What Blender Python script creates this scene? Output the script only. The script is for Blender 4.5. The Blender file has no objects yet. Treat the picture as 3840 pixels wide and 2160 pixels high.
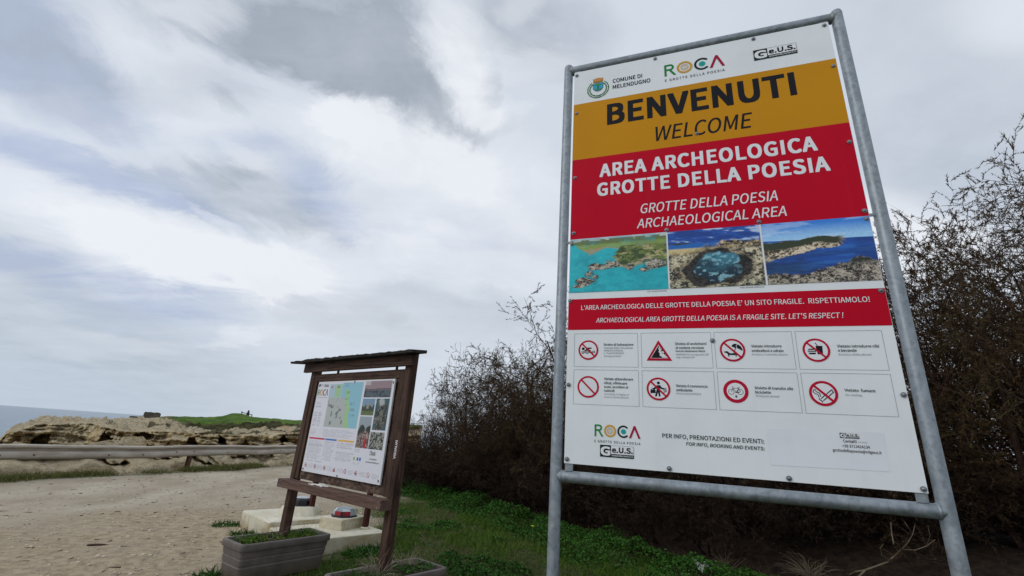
import bpy, bmesh, math, random
import numpy as np
from mathutils import Vector, Matrix
PI = math.pi
scene = bpy.context.scene
COL = scene.collection

# ------------------------------------------------------------------ camera
EYE = np.array([0.0, 0.0, 1.5])
PITCH, ROLL, FPX = 0.32799614, 0.07004901, 1680.498
_fw = np.array([0, math.cos(PITCH), math.sin(PITCH)])
_u0 = np.array([0, -math.sin(PITCH), math.cos(PITCH)])
_r0 = np.array([1.0, 0, 0])
CAM_R = math.cos(ROLL) * _r0 + math.sin(ROLL) * _u0
CAM_U = -math.sin(ROLL) * _r0 + math.cos(ROLL) * _u0
cd = bpy.data.cameras.new('camera')
cd.sensor_width = 36.0
cd.lens = 36.0 * FPX / 3840.0
cd.clip_start = 0.05
cd.clip_end = 60000
cam = bpy.data.objects.new('camera', cd)
COL.objects.link(cam)
cam.matrix_world = Matrix(((CAM_R[0], CAM_U[0], -_fw[0], EYE[0]), (CAM_R[1], CAM_U[1], -_fw[1], EYE[1]),
                           (CAM_R[2], CAM_U[2], -_fw[2], EYE[2]), (0, 0, 0, 1)))
scene.camera = cam


def bearing(x, y):
    """unit direction of a surveyed sight line (2576-wide plan of the photo)"""
    k = 3840 / 2576
    d = _fw * FPX + CAM_R * (x * k - 1920) - CAM_U * (y * k - 1080)
    return d / np.linalg.norm(d)


# ------------------------------------------------------------------ light, sky, exposure
scene.view_settings.view_transform = 'Standard'
scene.view_settings.look = 'None'
scene.view_settings.exposure = 0.0
scene.view_settings.gamma = 1.0
SUN = Vector((-0.74, -0.36, 0.57)).normalized()
sl = bpy.data.lights.new('sun', 'SUN')
sl.energy = 0.8
sl.angle = math.radians(25)
sl.color = (1.0, 0.965, 0.91)
so = bpy.data.objects.new('sun', sl)
COL.objects.link(so)
so.rotation_euler = SUN.to_track_quat('Z', 'Y').to_euler()
so.location = (-20, -10, 20)


class NT:
    def __init__(self, tree):
        self.t = tree
        self.n = tree.nodes
        self.l = tree.links

    def new(self, typ, **kw):
        nd = self.n.new(typ)
        for k, v in kw.items():
            setattr(nd, k, v)
        return nd

    def put(self, sock, val):
        if hasattr(val, 'is_output'):
            self.l.new(val, sock)
        elif val is not None:
            if sock.type == 'RGBA' and len(val) == 3:
                val = (*val, 1)
            sock.default_value = val

    def math(self, op, a, b=None, clamp=False):
        nd = self.new('ShaderNodeMath', operation=op, use_clamp=clamp)
        self.put(nd.inputs[0], a)
        if b is not None:
            self.put(nd.inputs[1], b)
        return nd.outputs[0]

    def vmath(self, op, a, b=None, scale=None):
        nd = self.new('ShaderNodeVectorMath', operation=op)
        self.put(nd.inputs[0], a)
        if b is not None:
            self.put(nd.inputs[1], b)
        if scale is not None:
            self.put(nd.inputs['Scale'], scale)
        return nd.outputs['Value'] if op in ('DOT_PRODUCT', 'LENGTH') else nd.outputs[0]

    def rng(self, v, a, b, c=0.0, d=1.0, smooth=True):
        nd = self.new('ShaderNodeMapRange')
        nd.interpolation_type = 'SMOOTHSTEP' if smooth else 'LINEAR'
        self.put(nd.inputs[0], v)
        for i, q in enumerate((a, b, c, d)):
            self.put(nd.inputs[i + 1], q)
        return nd.outputs[0]

    def mix(self, f, a, b, mode='MIX'):
        nd = self.new('ShaderNodeMix', data_type='RGBA', blend_type=mode)
        self.put(nd.inputs[0], f)
        self.put(nd.inputs[6], a)
        self.put(nd.inputs[7], b)
        return nd.outputs[2]

    def noise(self, vec, scale, detail=4, rough=0.55, dist=0.0, out=0):
        nd = self.new('ShaderNodeTexNoise')
        if vec is not None:
            self.put(nd.inputs['Vector'], vec)
        nd.inputs['Scale'].default_value = scale
        nd.inputs['Detail'].default_value = detail
        nd.inputs['Roughness'].default_value = rough
        nd.inputs['Distortion'].default_value = dist
        return nd.outputs[out]

    def mapping(self, vec, scale=(1, 1, 1), rot=(0, 0, 0), loc=(0, 0, 0)):
        nd = self.new('ShaderNodeMapping')
        self.put(nd.inputs[0], vec)
        nd.inputs['Scale'].default_value = scale
        nd.inputs['Rotation'].default_value = rot
        nd.inputs['Location'].default_value = loc
        return nd.outputs[0]


def s2l(*c):
    return tuple(((v / 255) / 12.92 if v / 255 <= 0.04045 else ((v / 255 + 0.055) / 1.055) ** 2.4) for v in c)


def build_sky():
    w = bpy.data.worlds.new('World')
    scene.world = w
    w.use_nodes = True
    T = NT(w.node_tree)
    T.n.clear()
    out = T.new('ShaderNodeOutputWorld')
    sky = T.new('ShaderNodeTexSky', sky_type='NISHITA')
    sky.sun_disc = False
    sky.sun_elevation = math.asin(SUN.z)
    sky.sun_rotation = math.atan2(SUN.x, SUN.y)
    sky.dust_density = 2.0
    b1 = T.new('ShaderNodeBackground')
    T.l.new(sky.outputs[0], b1.inputs[0])
    b1.inputs[1].default_value = 0.1
    geo = T.new('ShaderNodeNewGeometry')
    d0 = T.vmath('SCALE', geo.outputs['Incoming'], scale=-1.0)
    # ragged cloud edges: bend the direction with noise laid over a flat cloud deck
    sep = T.new('ShaderNodeSeparateXYZ')
    T.l.new(d0, sep.inputs[0])
    zz = T.math('ADD', T.math('MAXIMUM', sep.outputs[2], 0.0), 0.16)
    comb = T.new('ShaderNodeCombineXYZ')
    T.l.new(T.math('DIVIDE', sep.outputs[0], zz), comb.inputs[0])
    T.l.new(T.math('DIVIDE', sep.outputs[1], zz), comb.inputs[1])
    deck = comb.outputs[0]
    nz = T.noise(deck, 3.0, 8, 0.66, 0.5, out=1)
    nz2 = T.noise(deck, 0.9, 3, 0.5, 0.2, out=1)
    # ragged cumulus edges high on the right, smooth sheets of cloud elsewhere
    rag = T.rng(T.vmath('DOT_PRODUCT', d0, tuple(float(v) for v in bearing(1080, 120))), 0.62, 0.97, 0.045, 0.17)
    wob = T.vmath('ADD', T.vmath('SCALE', T.vmath('SUBTRACT', nz, (0.5, 0.5, 0.5)), scale=rag), T.vmath('SCALE', T.vmath('SUBTRACT', nz2, (0.5, 0.5, 0.5)), scale=0.16))
    d = T.vmath('NORMALIZE', T.vmath('ADD', d0, wob))

    def strokes(lst, gain=1.0):
        """soft elongated cloud banks: (x0, y0, x1, y1, half width, amount)"""
        acc = None
        for (x0, y0, x1, y1, hw, amt) in lst:
            p, q = bearing(x0, y0), bearing(x1, y1)
            c = (p + q) / np.linalg.norm(p + q)
            t = q - p
            t = t - c * (t @ c)
            t /= np.linalg.norm(t) + 1e-9
            n = np.cross(c, t)
            w = hw / 1250.0
            ra = abs((q - p) @ t) / 2 + w
            ta = T.math('POWER', T.vmath('DOT_PRODUCT', d, tuple(t / ra)), 2.0)
            tb = T.math('POWER', T.vmath('DOT_PRODUCT', d, tuple(n / w)), 2.0)
            back = T.math('MULTIPLY', T.math('LESS_THAN', T.vmath('DOT_PRODUCT', d, tuple(c)), 0.0), 50.0)
            e = T.math('ADD', T.math('ADD', ta, tb), back)
            m = T.rng(e, 2.6, 0.0, 0.0, amt * gain)
            acc = m if acc is None else T.math('ADD', acc, m)
        return acc
    bright = strokes([(425, 0, 530, 25, 25, .5), (1080, 10, 1150, 50, 50, .35), (1100, 90, 1210, 130, 44, .42), (1110, 165, 1190, 190, 50, .5), (1165, 225, 1230, 260, 50, .5), (1185, 285, 1240, 300, 34, .55), (1060, 110, 1090, 130, 30, .3), (1290, 40, 1330, 30, 26, .35), (850, 300, 930, 300, 45, .9), (880, 350, 1150, 430, 75, .8),
                      (1180, 380, 1400, 500, 90, .5), (300, 590, 520, 640, 65, .5), (520, 650, 740, 680, 60, .95), (0, 490, 380, 590, 60, .55), (150, 590, 480, 680, 60, .4),
                      (760, 660, 1000, 600, 90, .45), (1050, 560, 1400, 660, 100, .45), (560, 860, 660, 840, 25, .45), (180, 850, 380, 875, 28, .4), (470, 690, 800, 740, 45, .4),
                      (1290, 170, 1400, 160, 25, .4), (330, 90, 440, 150, 50, .3), (100, 280, 420, 300, 60, .25), (2190, 570, 2400, 640, 70, .9), (2180, 640, 2260, 700, 50, .6),
                      (2500, 50, 2700, 60, 60, .6), (1240, 310, 1320, 290, 22, .5), (700, 830, 1100, 800, 60, .25), (480, 300, 640, 300, 40, .25), (560, 370, 650, 425, 16, .4), (440, 480, 560, 540, 14, .4)])
    gray = strokes([(560, 30, 980, 90, 75, .85), (650, 110, 960, 170, 60, .7), (830, 160, 1060, 260, 60, .55), (1020, 240, 1150, 320, 52, .65), (1230, 60, 1420, 100, 70, .6),
                    (1240, 210, 1225, 260, 28, .7), (1170, 330, 1260, 320, 26, .5), (470, 180, 600, 240, 32, .35), (540, 250, 590, 280, 18, .45), (440, 420, 800, 540, 42, .5), (560, 420, 640, 430, 24, .2),
                    (0, 760, 320, 860, 60, .35), (0, 950, 500, 960, 80, .4), (780, 770, 1000, 830, 50, .35), (1000, 760, 1300, 800, 60, .25), (2150, 120, 2576, 330, 170, .22),
                    (0, 0, 140, 120, 90, .5), (2300, 380, 2500, 400, 90, .12), (300, 170, 470, 260, 25, .25), (640, 720, 760, 760, 30, .3), (0, 600, 60, 640, 40, .2), (1350, 560, 1420, 600, 50, .15)])
    blue = strokes([(0, 355, 220, 410, 36, .75), (200, 410, 440, 455, 40, .85), (420, 470, 560, 530, 20, .7), (770, 460, 850, 510, 46, .9), (820, 520, 960, 560, 30, .6), (950, 560, 1320, 590, 40, .35),
                    (0, 0, 120, 110, 80, 1.0), (100, 130, 260, 220, 70, .4), (560, 360, 680, 370, 28, .4), (60, 690, 460, 800, 40, .6), (0, 660, 120, 700, 30, .5), (0, 200, 200, 250, 60, .35),
                    (700, 400, 800, 430, 40, .3), (380, 740, 620, 800, 28, .4), (2420, 450, 2560, 470, 60, .2)])
    # fine streaks, drawn out along the wind
    st = T.noise(T.mapping(deck, (0.55, 2.6, 1), (0, 0, math.radians(-28))), 1.7, 7, 0.6, 0.6)
    st2 = T.noise(deck, 3.2, 6, 0.62, 0.2)
    stv = T.rng(st, 0.28, 0.72, -0.5, 0.5, False)
    st2v = T.rng(st2, 0.3, 0.7, -0.5, 0.5, False)
    tex = T.math('ADD', T.math('MULTIPLY', stv, 0.20), T.math('MULTIPLY', st2v, T.math('MULTIPLY', rag, 1.7)))
    st3 = T.rng(T.noise(deck, 5.5, 7, 0.65, 0.3), 0.3, 0.7, 0.72, 1.28, False)
    bw = T.math('MULTIPLY', T.math('ADD', T.math('MULTIPLY', bright, st3), tex, True), 0.80)
    gw = T.math('MULTIPLY', gray, T.math('MULTIPLY', T.rng(st2, 0.3, 0.62, 0.6, 1.2), st3), True)
    uw = T.math('MULTIPLY', blue, T.rng(st, 0.3, 0.65, 1.25, 0.6), True)
    base = s2l(213, 221, 232)
    c = T.mix(uw, base, s2l(182, 195, 219))
    c = T.mix(gw, c, s2l(163, 173, 186))
    c = T.mix(bw, c, s2l(243, 246, 252))
    # pale blue-grey veil low over the sea
    lowm = T.rng(sep.outputs[2], 0.0, 0.22, 0.75, 0.0)
    lowm = T.math('MULTIPLY', lowm, T.rng(sep.outputs[0], -0.2, -0.75, 0.15, 1.0))
    c = T.mix(lowm, c, s2l(190, 204, 219))
    # the overcast is brighter overhead and towards the hidden sun behind the viewer
    dt = T.vmath('DOT_PRODUCT', d0, tuple(SUN))
    up = T.rng(sep.outputs[2], 0.75, 1.0, 0.0, 0.08)
    bk = T.rng(dt, 0.05, 0.95, 0.0, 0.05)
    c = T.mix(1.0, c, T.math('ADD', T.math('ADD', up, bk), 1.0), 'MULTIPLY')
    b2 = T.new('ShaderNodeBackground')
    T.l.new(c, b2.inputs[0])
    b2.inputs[1].default_value = 1.0
    mx = T.new('ShaderNodeMixShader')
    mx.inputs[0].default_value = 0.96
    T.l.new(b1.outputs[0], mx.inputs[1])
    T.l.new(b2.outputs[0], mx.inputs[2])
    T.l.new(mx.outputs[0], out.inputs[0])
    w.cycles.sampling_method = 'MANUAL'
    w.cycles.sample_map_resolution = 512


build_sky()

# ------------------------------------------------------------------ numpy noise


def _hash(i, j, k, seed):
    n = (i * 374761393 + j * 668265263 + k * 1274126177 + seed * 974634777) & 0xffffffff
    n = ((n ^ (n >> 13)) * 1274126177) & 0xffffffff
    return ((n ^ (n >> 16)) & 0xffff) / 65535.0


def vnoise(x, y, z, seed=0):
    x, y, z = np.broadcast_arrays(np.asarray(x, float), y, z)
    xi, yi, zi = (np.floor(a).astype(np.int64) for a in (x, y, z))
    f = [a - b for a, b in ((x, xi), (y, yi), (z, zi))]
    u, v, w = (q * q * (3 - 2 * q) for q in f)
    r = 0
    for a in (0, 1):
        for b in (0, 1):
            for c in (0, 1):
                r = r + _hash(xi + a, yi + b, zi + c, seed) * (u if a else 1 - u) * (v if b else 1 - v) * (w if c else 1 - w)
    return r * 2 - 1


def fbm(x, y, z=0.0, octv=4, seed=0, gain=0.5):
    r, a = 0, 1.0
    for o in range(octv):
        r = r + a * vnoise(np.asarray(x) * 2 ** o, np.asarray(y) * 2 ** o, np.asarray(z) * 2 ** o, seed + o)
        a *= gain
    return r


# ------------------------------------------------------------------ materials
MATS = {}


def principled(name):
    m = bpy.data.materials.new(name)
    m.use_nodes = True
    T = NT(m.node_tree)
    b = T.n['Principled BSDF']
    MATS[name] = m
    return m, T, b


def mat_flat(name, col, rough=0.5, metal=0.0, var=0.0, scale=6.0, spec=0.5):
    m, T, b = principled(name)
    b.inputs['Roughness'].default_value = rough
    b.inputs['Metallic'].default_value = metal
    b.inputs['Specular IOR Level'].default_value = spec
    if var:
        tc = T.new('ShaderNodeTexCoord').outputs['Object']
        n = T.noise(tc, scale, 5, 0.6)
        c = T.mix(T.rng(n, 0.3, 0.7), tuple(v * (1 - var) for v in col), tuple(min(1, v * (1 + var)) for v in col))
        T.l.new(c, b.inputs['Base Color'])
    else:
        b.inputs['Base Color'].default_value = (*col, 1)
    return m


def mat_print(name, col, rough=0.5):
    """printed vinyl: faint dirt and gloss"""
    m, T, b = principled(name)
    tc = T.new('ShaderNodeTexCoord').outputs['Object']
    n = T.noise(tc, 2.3, 6, 0.65)
    c = T.mix(T.rng(n, 0.35, 0.75), col, tuple(v * 0.92 for v in col))
    dr = T.noise(T.mapping(tc, (9, 9, .55)), 2.0, 5, 0.6)
    c = T.mix(T.math('MULTIPLY', T.rng(dr, 0.55, 0.75), 0.10), c, tuple(v * .55 + .06 for v in col))
    c = T.mix(T.rng(T.noise(tc, 48, 4, .7), .66, .74, 0, .16), c, (.20, .17, .13))
    T.l.new(c, b.inputs['Base Color'])
    b.inputs['Roughness'].default_value = rough
    b.inputs['Specular IOR Level'].default_value = 0.10
    return m


def mat_vcol(name, rough=0.5, mult=1.0):
    m, T, b = principled(name)
    a = T.new('ShaderNodeAttribute', attribute_name='Col')
    T.l.new(a.outputs['Color'], b.inputs['Base Color'])
    b.inputs['Roughness'].default_value = rough
    b.inputs['Specular IOR Level'].default_value = 0.35
    return m


def bump(T, b, h, strength=0.4, dist=0.02):
    bp = T.new('ShaderNodeBump')
    bp.inputs['Strength'].default_value = strength
    bp.inputs['Distance'].default_value = dist
    T.put(bp.inputs['Height'], h)
    T.l.new(bp.outputs[0], b.inputs['Normal'])


def build_materials():
    # galvanised steel with spangle and streaks
    m, T, b = principled('galvanised')
    tc = T.new('ShaderNodeTexCoord').outputs['Object']
    n1 = T.noise(T.mapping(tc, (1, 1, .6)), 22, 6, 0.65, 0.5)
    n2 = T.noise(tc, 5, 4, 0.6)
    vo = T.new('ShaderNodeTexVoronoi')
    T.put(vo.inputs['Vector'], tc)
    vo.inputs['Scale'].default_value = 60
    c = T.mix(T.rng(n1, 0.35, 0.68), s2l(118, 127, 133), s2l(158, 166, 172))
    c = T.mix(T.math('MULTIPLY', T.rng(n2, 0.5, 0.75), 0.55), c, s2l(120, 118, 108))
    sg = T.new('ShaderNodeSeparateColor')
    T.l.new(vo.outputs['Color'], sg.inputs[0])
    c = T.mix(0.3, c, T.mix(sg.outputs[0], (0.16, 0.18, 0.2), (0.36, 0.39, 0.42)))
    T.l.new(c, b.inputs['Base Color'])
    b.inputs['Metallic'].default_value = 0.55
    T.put(b.inputs['Roughness'], T.rng(n1, 0.3, 0.7, 0.42, 0.62))
    bump(T, b, n1, 0.08, 0.004)
    # weathered dark wood
    for nm, c1, c2, c3 in (('dark_wood', (44, 29, 23), (92, 68, 56), (27, 18, 15)), ('ledge_wood', (78, 58, 50), (112, 88, 78), (48, 34, 29)),
                           ('red_wood', (52, 24, 19), (76, 38, 30), (30, 14, 11))):
        m, T, b = principled(nm)
        tc = T.new('ShaderNodeTexCoord').outputs['Object']
        at = T.new('ShaderNodeAttribute', attribute_name='Grain').outputs['Vector']
        g = T.noise(T.mapping(at, (1.2, 22, 22)), 2.0, 6, 0.6, 1.2)
        n2 = T.noise(tc, 3.5, 5, 0.65)
        c = T.mix(T.rng(g, 0.3, 0.7), s2l(*c1), s2l(*c2))
        c = T.mix(T.math('MULTIPLY', T.rng(n2, 0.5, 0.72), 0.7), c, s2l(*c3))
        T.l.new(c, b.inputs['Base Color'])
        b.inputs['Roughness'].default_value = 0.75
        b.inputs['Specular IOR Level'].default_value = 0.25
        bump(T, b, g, 0.35, 0.006)
    # stained chipboard behind the notice
    m, T, b = principled('chipboard')
    tc = T.new('ShaderNodeTexCoord').outputs['Object']
    vo = T.new('ShaderNodeTexVoronoi')
    T.put(vo.inputs['Vector'], T.mapping(T.vmath('ADD', tc, T.vmath('SCALE', T.noise(tc, 6, 3, out=1), scale=.12)), (14, 14, 26)))
    vo.inputs['Scale'].default_value = 1.6
    n2 = T.noise(tc, 2.2, 5, 0.65)
    c = T.mix(T.rng(vo.outputs['Color'], 0.2, 0.8), s2l(62, 44, 36), s2l(112, 90, 76))
    c = T.mix(T.rng(n2, 0.42, 0.62), c, s2l(58, 40, 33))
    T.l.new(c, b.inputs['Base Color'])
    b.inputs['Roughness'].default_value = 0.85
    # concrete
    m, T, b = principled('concrete')
    tc = T.new('ShaderNodeTexCoord').outputs['Object']
    geo = T.new('ShaderNodeNewGeometry')
    sp = T.new('ShaderNodeSeparateXYZ')
    T.l.new(geo.outputs['Normal'], sp.inputs[0])
    n1 = T.noise(tc, 3.2, 6, 0.62)
    n2 = T.noise(tc, 14, 5, 0.6)
    c = T.mix(T.rng(n1, 0.3, 0.7), s2l(192, 184, 160), s2l(216, 211, 194))
    c = T.mix(T.math('MULTIPLY', T.rng(n2, 0.5, 0.75), 0.35), c, s2l(150, 142, 120))
    ls = T.rng(T.noise(T.mapping(tc, (1.6, 1.6, 0.8)), 2.1, 6, 0.65), 0.54, 0.68, 0.0, 0.7)
    side = T.rng(sp.outputs[2], 0.2, 0.7, 1.0, 0.1)
    c = T.mix(T.math('MULTIPLY', ls, side), c, s2l(128, 124, 40))
    st = T.rng(T.noise(T.mapping(tc, (1, 1, 2)), 1.7, 5, 0.6), 0.4, 0.65, 0.0, 0.75)
    c = T.mix(T.math('MULTIPLY', st, side), c, s2l(150, 128, 78))
    T.l.new(c, b.inputs['Base Color'])
    b.inputs['Roughness'].default_value = 0.9
    bump(T, b, n2, 0.25, 0.01)
    # trough plastic
    m, T, b = principled('trough_plastic')
    tc = T.new('ShaderNodeTexCoord').outputs['Object']
    n1 = T.noise(tc, 5, 5, 0.6)
    n3 = T.noise(tc, 60, 3, 0.6)
    sp = T.new('ShaderNodeSeparateXYZ')
    T.l.new(tc, sp.inputs[0])
    c = T.mix(T.rng(n1, 0.3, 0.7), s2l(88, 79, 74), s2l(108, 99, 94))
    dirt = T.math('MULTIPLY', T.rng(sp.outputs[2], 0.16, 0.0), T.rng(n1, 0.35, 0.6))
    c = T.mix(T.math('MULTIPLY', dirt, 0.6), c, s2l(110, 98, 80))
    T.l.new(c, b.inputs['Base Color'])
    b.inputs['Roughness'].default_value = 0.6
    bump(T, b, n3, 0.12, 0.003)
    # path and soil, driven by painted zones (R grass soil, G thicket soil, B coarse stony)
    m, T, b = principled('ground')
    tc = T.new('ShaderNodeTexCoord').outputs['Object']
    at = T.new('ShaderNodeAttribute', attribute_name='Col')
    sp = T.new('ShaderNodeSeparateColor')
    T.l.new(at.outputs['Color'], sp.inputs[0])
    n1 = T.noise(T.mapping(tc, (1, 0.45, 1), (0, 0, math.radians(20))), 1.1, 6, 0.6)
    n2 = T.noise(tc, 9, 6, 0.65)
    n3 = T.noise(tc, 55, 4, 0.6)
    vo = T.new('ShaderNodeTexVoronoi')
    T.put(vo.inputs['Vector'], tc)
    vo.inputs['Scale'].default_value = 34
    peb = T.rng(vo.outputs['Distance'], 0.10, 0.34, 1.0, 0.0)
    pcol = T.new('ShaderNodeSeparateColor')
    T.l.new(vo.outputs['Color'], pcol.inputs[0])
    pebsel = T.math('MULTIPLY', peb, T.rng(pcol.outputs[0], 0.55, 0.62))
    c = T.mix(T.rng(n1, 0.3, 0.7), s2l(156, 143, 124), s2l(188, 178, 160))
    c = T.mix(T.math('MULTIPLY', T.rng(n2, 0.42, 0.7), 0.5), c, s2l(152, 138, 120))
    c = T.mix(T.math('MULTIPLY', T.rng(n3, 0.5, 0.75), 0.4), c, s2l(138, 124, 106))
    stony = T.mix(T.rng(n2, 0.35, 0.65), s2l(138, 122, 99), s2l(174, 158, 132))
    c = T.mix(T.math('MULTIPLY', sp.outputs[2], T.rng(n1, 0.25, 0.6, 0.5, 1.0)), c, stony)
    c = T.mix(T.math('MULTIPLY', pebsel, T.math('ADD', T.math('MULTIPLY', sp.outputs[2], 0.7), 0.12)), c, s2l(205, 196, 180))
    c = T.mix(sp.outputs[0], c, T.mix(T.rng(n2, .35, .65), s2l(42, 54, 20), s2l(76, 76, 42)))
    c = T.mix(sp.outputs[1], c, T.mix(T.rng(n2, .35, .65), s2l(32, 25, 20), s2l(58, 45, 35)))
    T.l.new(c, b.inputs['Base Color'])
    b.inputs['Roughness'].default_value = 0.95
    b.inputs['Specular IOR Level'].default_value = 0.2
    hh = T.math('ADD', T.math('MULTIPLY', n2, 1.0), T.math('ADD', T.math('MULTIPLY', n3, 0.35), T.math('MULTIPLY', pebsel, 0.5)))
    bump(T, b, hh, 0.75, 0.035)
    # limestone, painted zone R = turf, G = scrub
    m, T, b = principled('limestone')
    tc = T.new('ShaderNodeTexCoord').outputs['Object']
    geo = T.new('ShaderNodeNewGeometry')
    spn = T.new('ShaderNodeSeparateXYZ')
    T.l.new(geo.outputs['Normal'], spn.inputs[0])
    at = T.new('ShaderNodeAttribute', attribute_name='Col')
    sp = T.new('ShaderNodeSeparateColor')
    T.l.new(at.outputs['Color'], sp.inputs[0])
    n1 = T.noise(tc, 0.16, 6, 0.6, 0.4)
    n2 = T.noise(T.mapping(tc, (0.6, 0.6, 3.2)), 0.7, 7, 0.65, 0.5)
    n3 = T.noise(tc, 2.6, 6, 0.65)
    c = T.mix(T.rng(n1, 0.35, 0.65), s2l(212, 186, 134), s2l(222, 204, 164))
    c = T.mix(T.rng(n2, 0.42, 0.70, 0.0, 0.9), c, s2l(132, 104, 70))
    flat = T.rng(spn.outputs[2], 0.45, 0.85)
    c = T.mix(T.math('MULTIPLY', flat, 0.75), c, T.mix(T.rng(n3, 0.35, 0.65), s2l(166, 152, 126), s2l(208, 196, 170)))
    c = T.mix(T.rng(n3, 0.54, 0.70, 0.0, 0.75), c, s2l(92, 76, 56))
    c = T.mix(T.rng(T.noise(tc, 0.33, 5, .6), 0.58, 0.7, 0.0, 0.7), c, s2l(176, 128, 84))
    gr = T.mix(T.rng(T.noise(tc, 0.5, 6, .65), 0.35, 0.65), s2l(60, 92, 28), s2l(104, 130, 48))
    sc = T.mix(T.rng(T.noise(tc, 0.9, 6, .7), 0.38, 0.62), s2l(38, 46, 22), s2l(88, 82, 52))
    c = T.mix(sp.outputs[0], c, gr)
    c = T.mix(sp.outputs[1], c, sc)
    T.l.new(c, b.inputs['Base Color'])
    b.inputs['Roughness'].default_value = 0.95
    b.inputs['Specular IOR Level'].default_value = 0.15
    bump(T, b, T.math('ADD', n3, n2), 1.0, 0.5)
    # sea
    m, T, b = principled('sea_water')
    tc = T.new('ShaderNodeTexCoord').outputs['Object']
    n1 = T.noise(T.mapping(tc, (0.5, 1.6, 1), (0, 0, math.radians(40))), 0.35, 8, 0.62, 0.4)
    n2 = T.noise(tc, 0.012, 4, 0.5)
    c = T.mix(T.rng(n1, 0.4, 0.7), s2l(108, 128, 142), s2l(140, 158, 170))
    c = T.mix(T.rng(T.noise(T.mapping(tc, (.6, 2.2, 1), (0, 0, math.radians(40))), .22, 8, .7), .66, .74), c, s2l(200, 212, 220))
    T.l.new(c, b.inputs['Base Color'])
    b.inputs['Roughness'].default_value = 0.3
    bump(T, b, n1, 0.9, 1.2)
    # dull guardrail steel
    m, T, b = principled('rail_steel')
    tc = T.new('ShaderNodeTexCoord').outputs['Object']
    n1 = T.noise(T.mapping(tc, (.7, .7, 3)), 2.2, 6, 0.62)
    c = T.mix(T.rng(n1, 0.3, 0.7), s2l(156, 145, 130), s2l(186, 178, 166))
    c = T.mix(T.rng(T.noise(tc, .9, 6, .65), 0.58, 0.74, 0, .75), c, s2l(132, 100, 74))
    T.l.new(c, b.inputs['Base Color'])
    b.inputs['Metallic'].default_value = 0.05
    b.inputs['Roughness'].default_value = 0.6
    mat_flat('rust', s2l(88, 60, 40), 0.85, 0, 0.4, 9)
    # foliage: colour varies leaf by leaf through a painted attribute and shrub by shrub
    for nm, cs in (('tamarisk_leaf', ((54, 42, 26), (92, 62, 42), (70, 72, 34))), ('brown_leaf', ((66, 44, 34), (108, 74, 56), (84, 74, 42))),
                   ('grass_blade', ((28, 66, 12), (62, 108, 22), (104, 118, 42))), ('clover_leaf', ((20, 52, 12), (42, 86, 20), (64, 104, 32))),
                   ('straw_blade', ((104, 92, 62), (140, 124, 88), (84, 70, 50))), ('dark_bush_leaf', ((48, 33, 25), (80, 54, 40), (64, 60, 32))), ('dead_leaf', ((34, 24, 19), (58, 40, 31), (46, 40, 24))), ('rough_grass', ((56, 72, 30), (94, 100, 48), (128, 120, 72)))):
        m, T, b = principled(nm)
        at = T.new('ShaderNodeAttribute', attribute_name='Col')
        sp = T.new('ShaderNodeSeparateColor')
        T.l.new(at.outputs['Color'], sp.inputs[0])
        oi = T.new('ShaderNodeObjectInfo')
        c = T.mix(sp.outputs[0], s2l(*cs[0]), s2l(*cs[1]))
        k = T.math('MULTIPLY', T.math('ADD', sp.outputs[1], T.math('MULTIPLY', oi.outputs['Random'], 0.35)), 0.74)
        c = T.mix(k, c, s2l(*cs[2]))
        T.l.new(c, b.inputs['Base Color'])
        b.inputs['Roughness'].default_value = 0.7
        b.inputs['Specular IOR Level'].default_value = 0.2
    mat_flat('bark', s2l(66, 50, 42), 0.9, 0, 0.35, 8, 0.2)
    mat_flat('pale_bark', s2l(116, 104, 86), 0.85, 0, 0.25, 10, 0.2)
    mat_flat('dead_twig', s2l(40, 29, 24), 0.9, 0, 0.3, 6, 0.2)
    mat_flat('grey_twig', s2l(140, 126, 112), 0.9, 0, 0.3, 6, 0.2)
    # print inks
    mat_print('white_panel', (0.79, 0.825, 0.84))
    mat_print('yellow_ink', s2l(198, 137, 20))
    mat_print('red_ink', s2l(190, 0, 36))
    mat_print('black_ink', (0.012, 0.012, 0.016))
    mat_print('white_ink', (0.78, 0.80, 0.82))
    mat_print('grey_ink', (0.30, 0.32, 0.34))
    mat_print('pale_grey_ink', (0.42, 0.44, 0.47))
    mat_print('dark_green_ink', s2l(24, 40, 40))
    mat_print('green_ink', s2l(30, 132, 62))
    mat_print('ochre_ink', s2l(208, 158, 60))
    mat_print('teal_ink', s2l(34, 160, 150))
    mat_print('crimson_ink', s2l(164, 24, 62))
    mat_print('sign_red_ink', s2l(186, 18, 52))
    mat_print('patch_vinyl', (0.785, 0.805, 0.85), 0.45)
    mat_print('leaf_green_ink', s2l(70, 142, 72))
    mat_print('crown_ink', s2l(200, 140, 60))
    mat_print('shield_blue_ink', s2l(60, 160, 190))
    mat_flat('panel_edge', (0.7, 0.72, 0.74), 0.4)
    mat_flat('bolt_steel', s2l(128, 130, 134), 0.4, 0.7, 0.2, 40)
    mat_vcol('printed_picture', 0.4)
    mat_flat('soil', s2l(70, 58, 44), 0.95, 0, 0.4, 12, 0.2)
    mat_flat('roof_felt', s2l(50, 47, 45), 0.9, 0, 0.45, 9, 0.2)
    mat_flat('lid_white', s2l(178, 184, 190), 0.4, 0, 0.15, 9)
    mat_flat('lid_grey', s2l(120, 136, 142), 0.35, 0, 0.2, 9)
    mat_flat('lid_red', s2l(150, 16, 30), 0.45)
    mat_flat('lid_black', s2l(24, 25, 28), 0.5)
    mat_flat('paper_white', s2l(214, 212, 208), 0.6)
    mat_flat('petal_yellow', s2l(236, 220, 60), 0.6)
    mat_flat('stone', s2l(190, 178, 158), 0.9, 0, 0.25, 5, 0.2)
    mat_flat('dark_post', s2l(40, 40, 42), 0.8)
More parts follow.
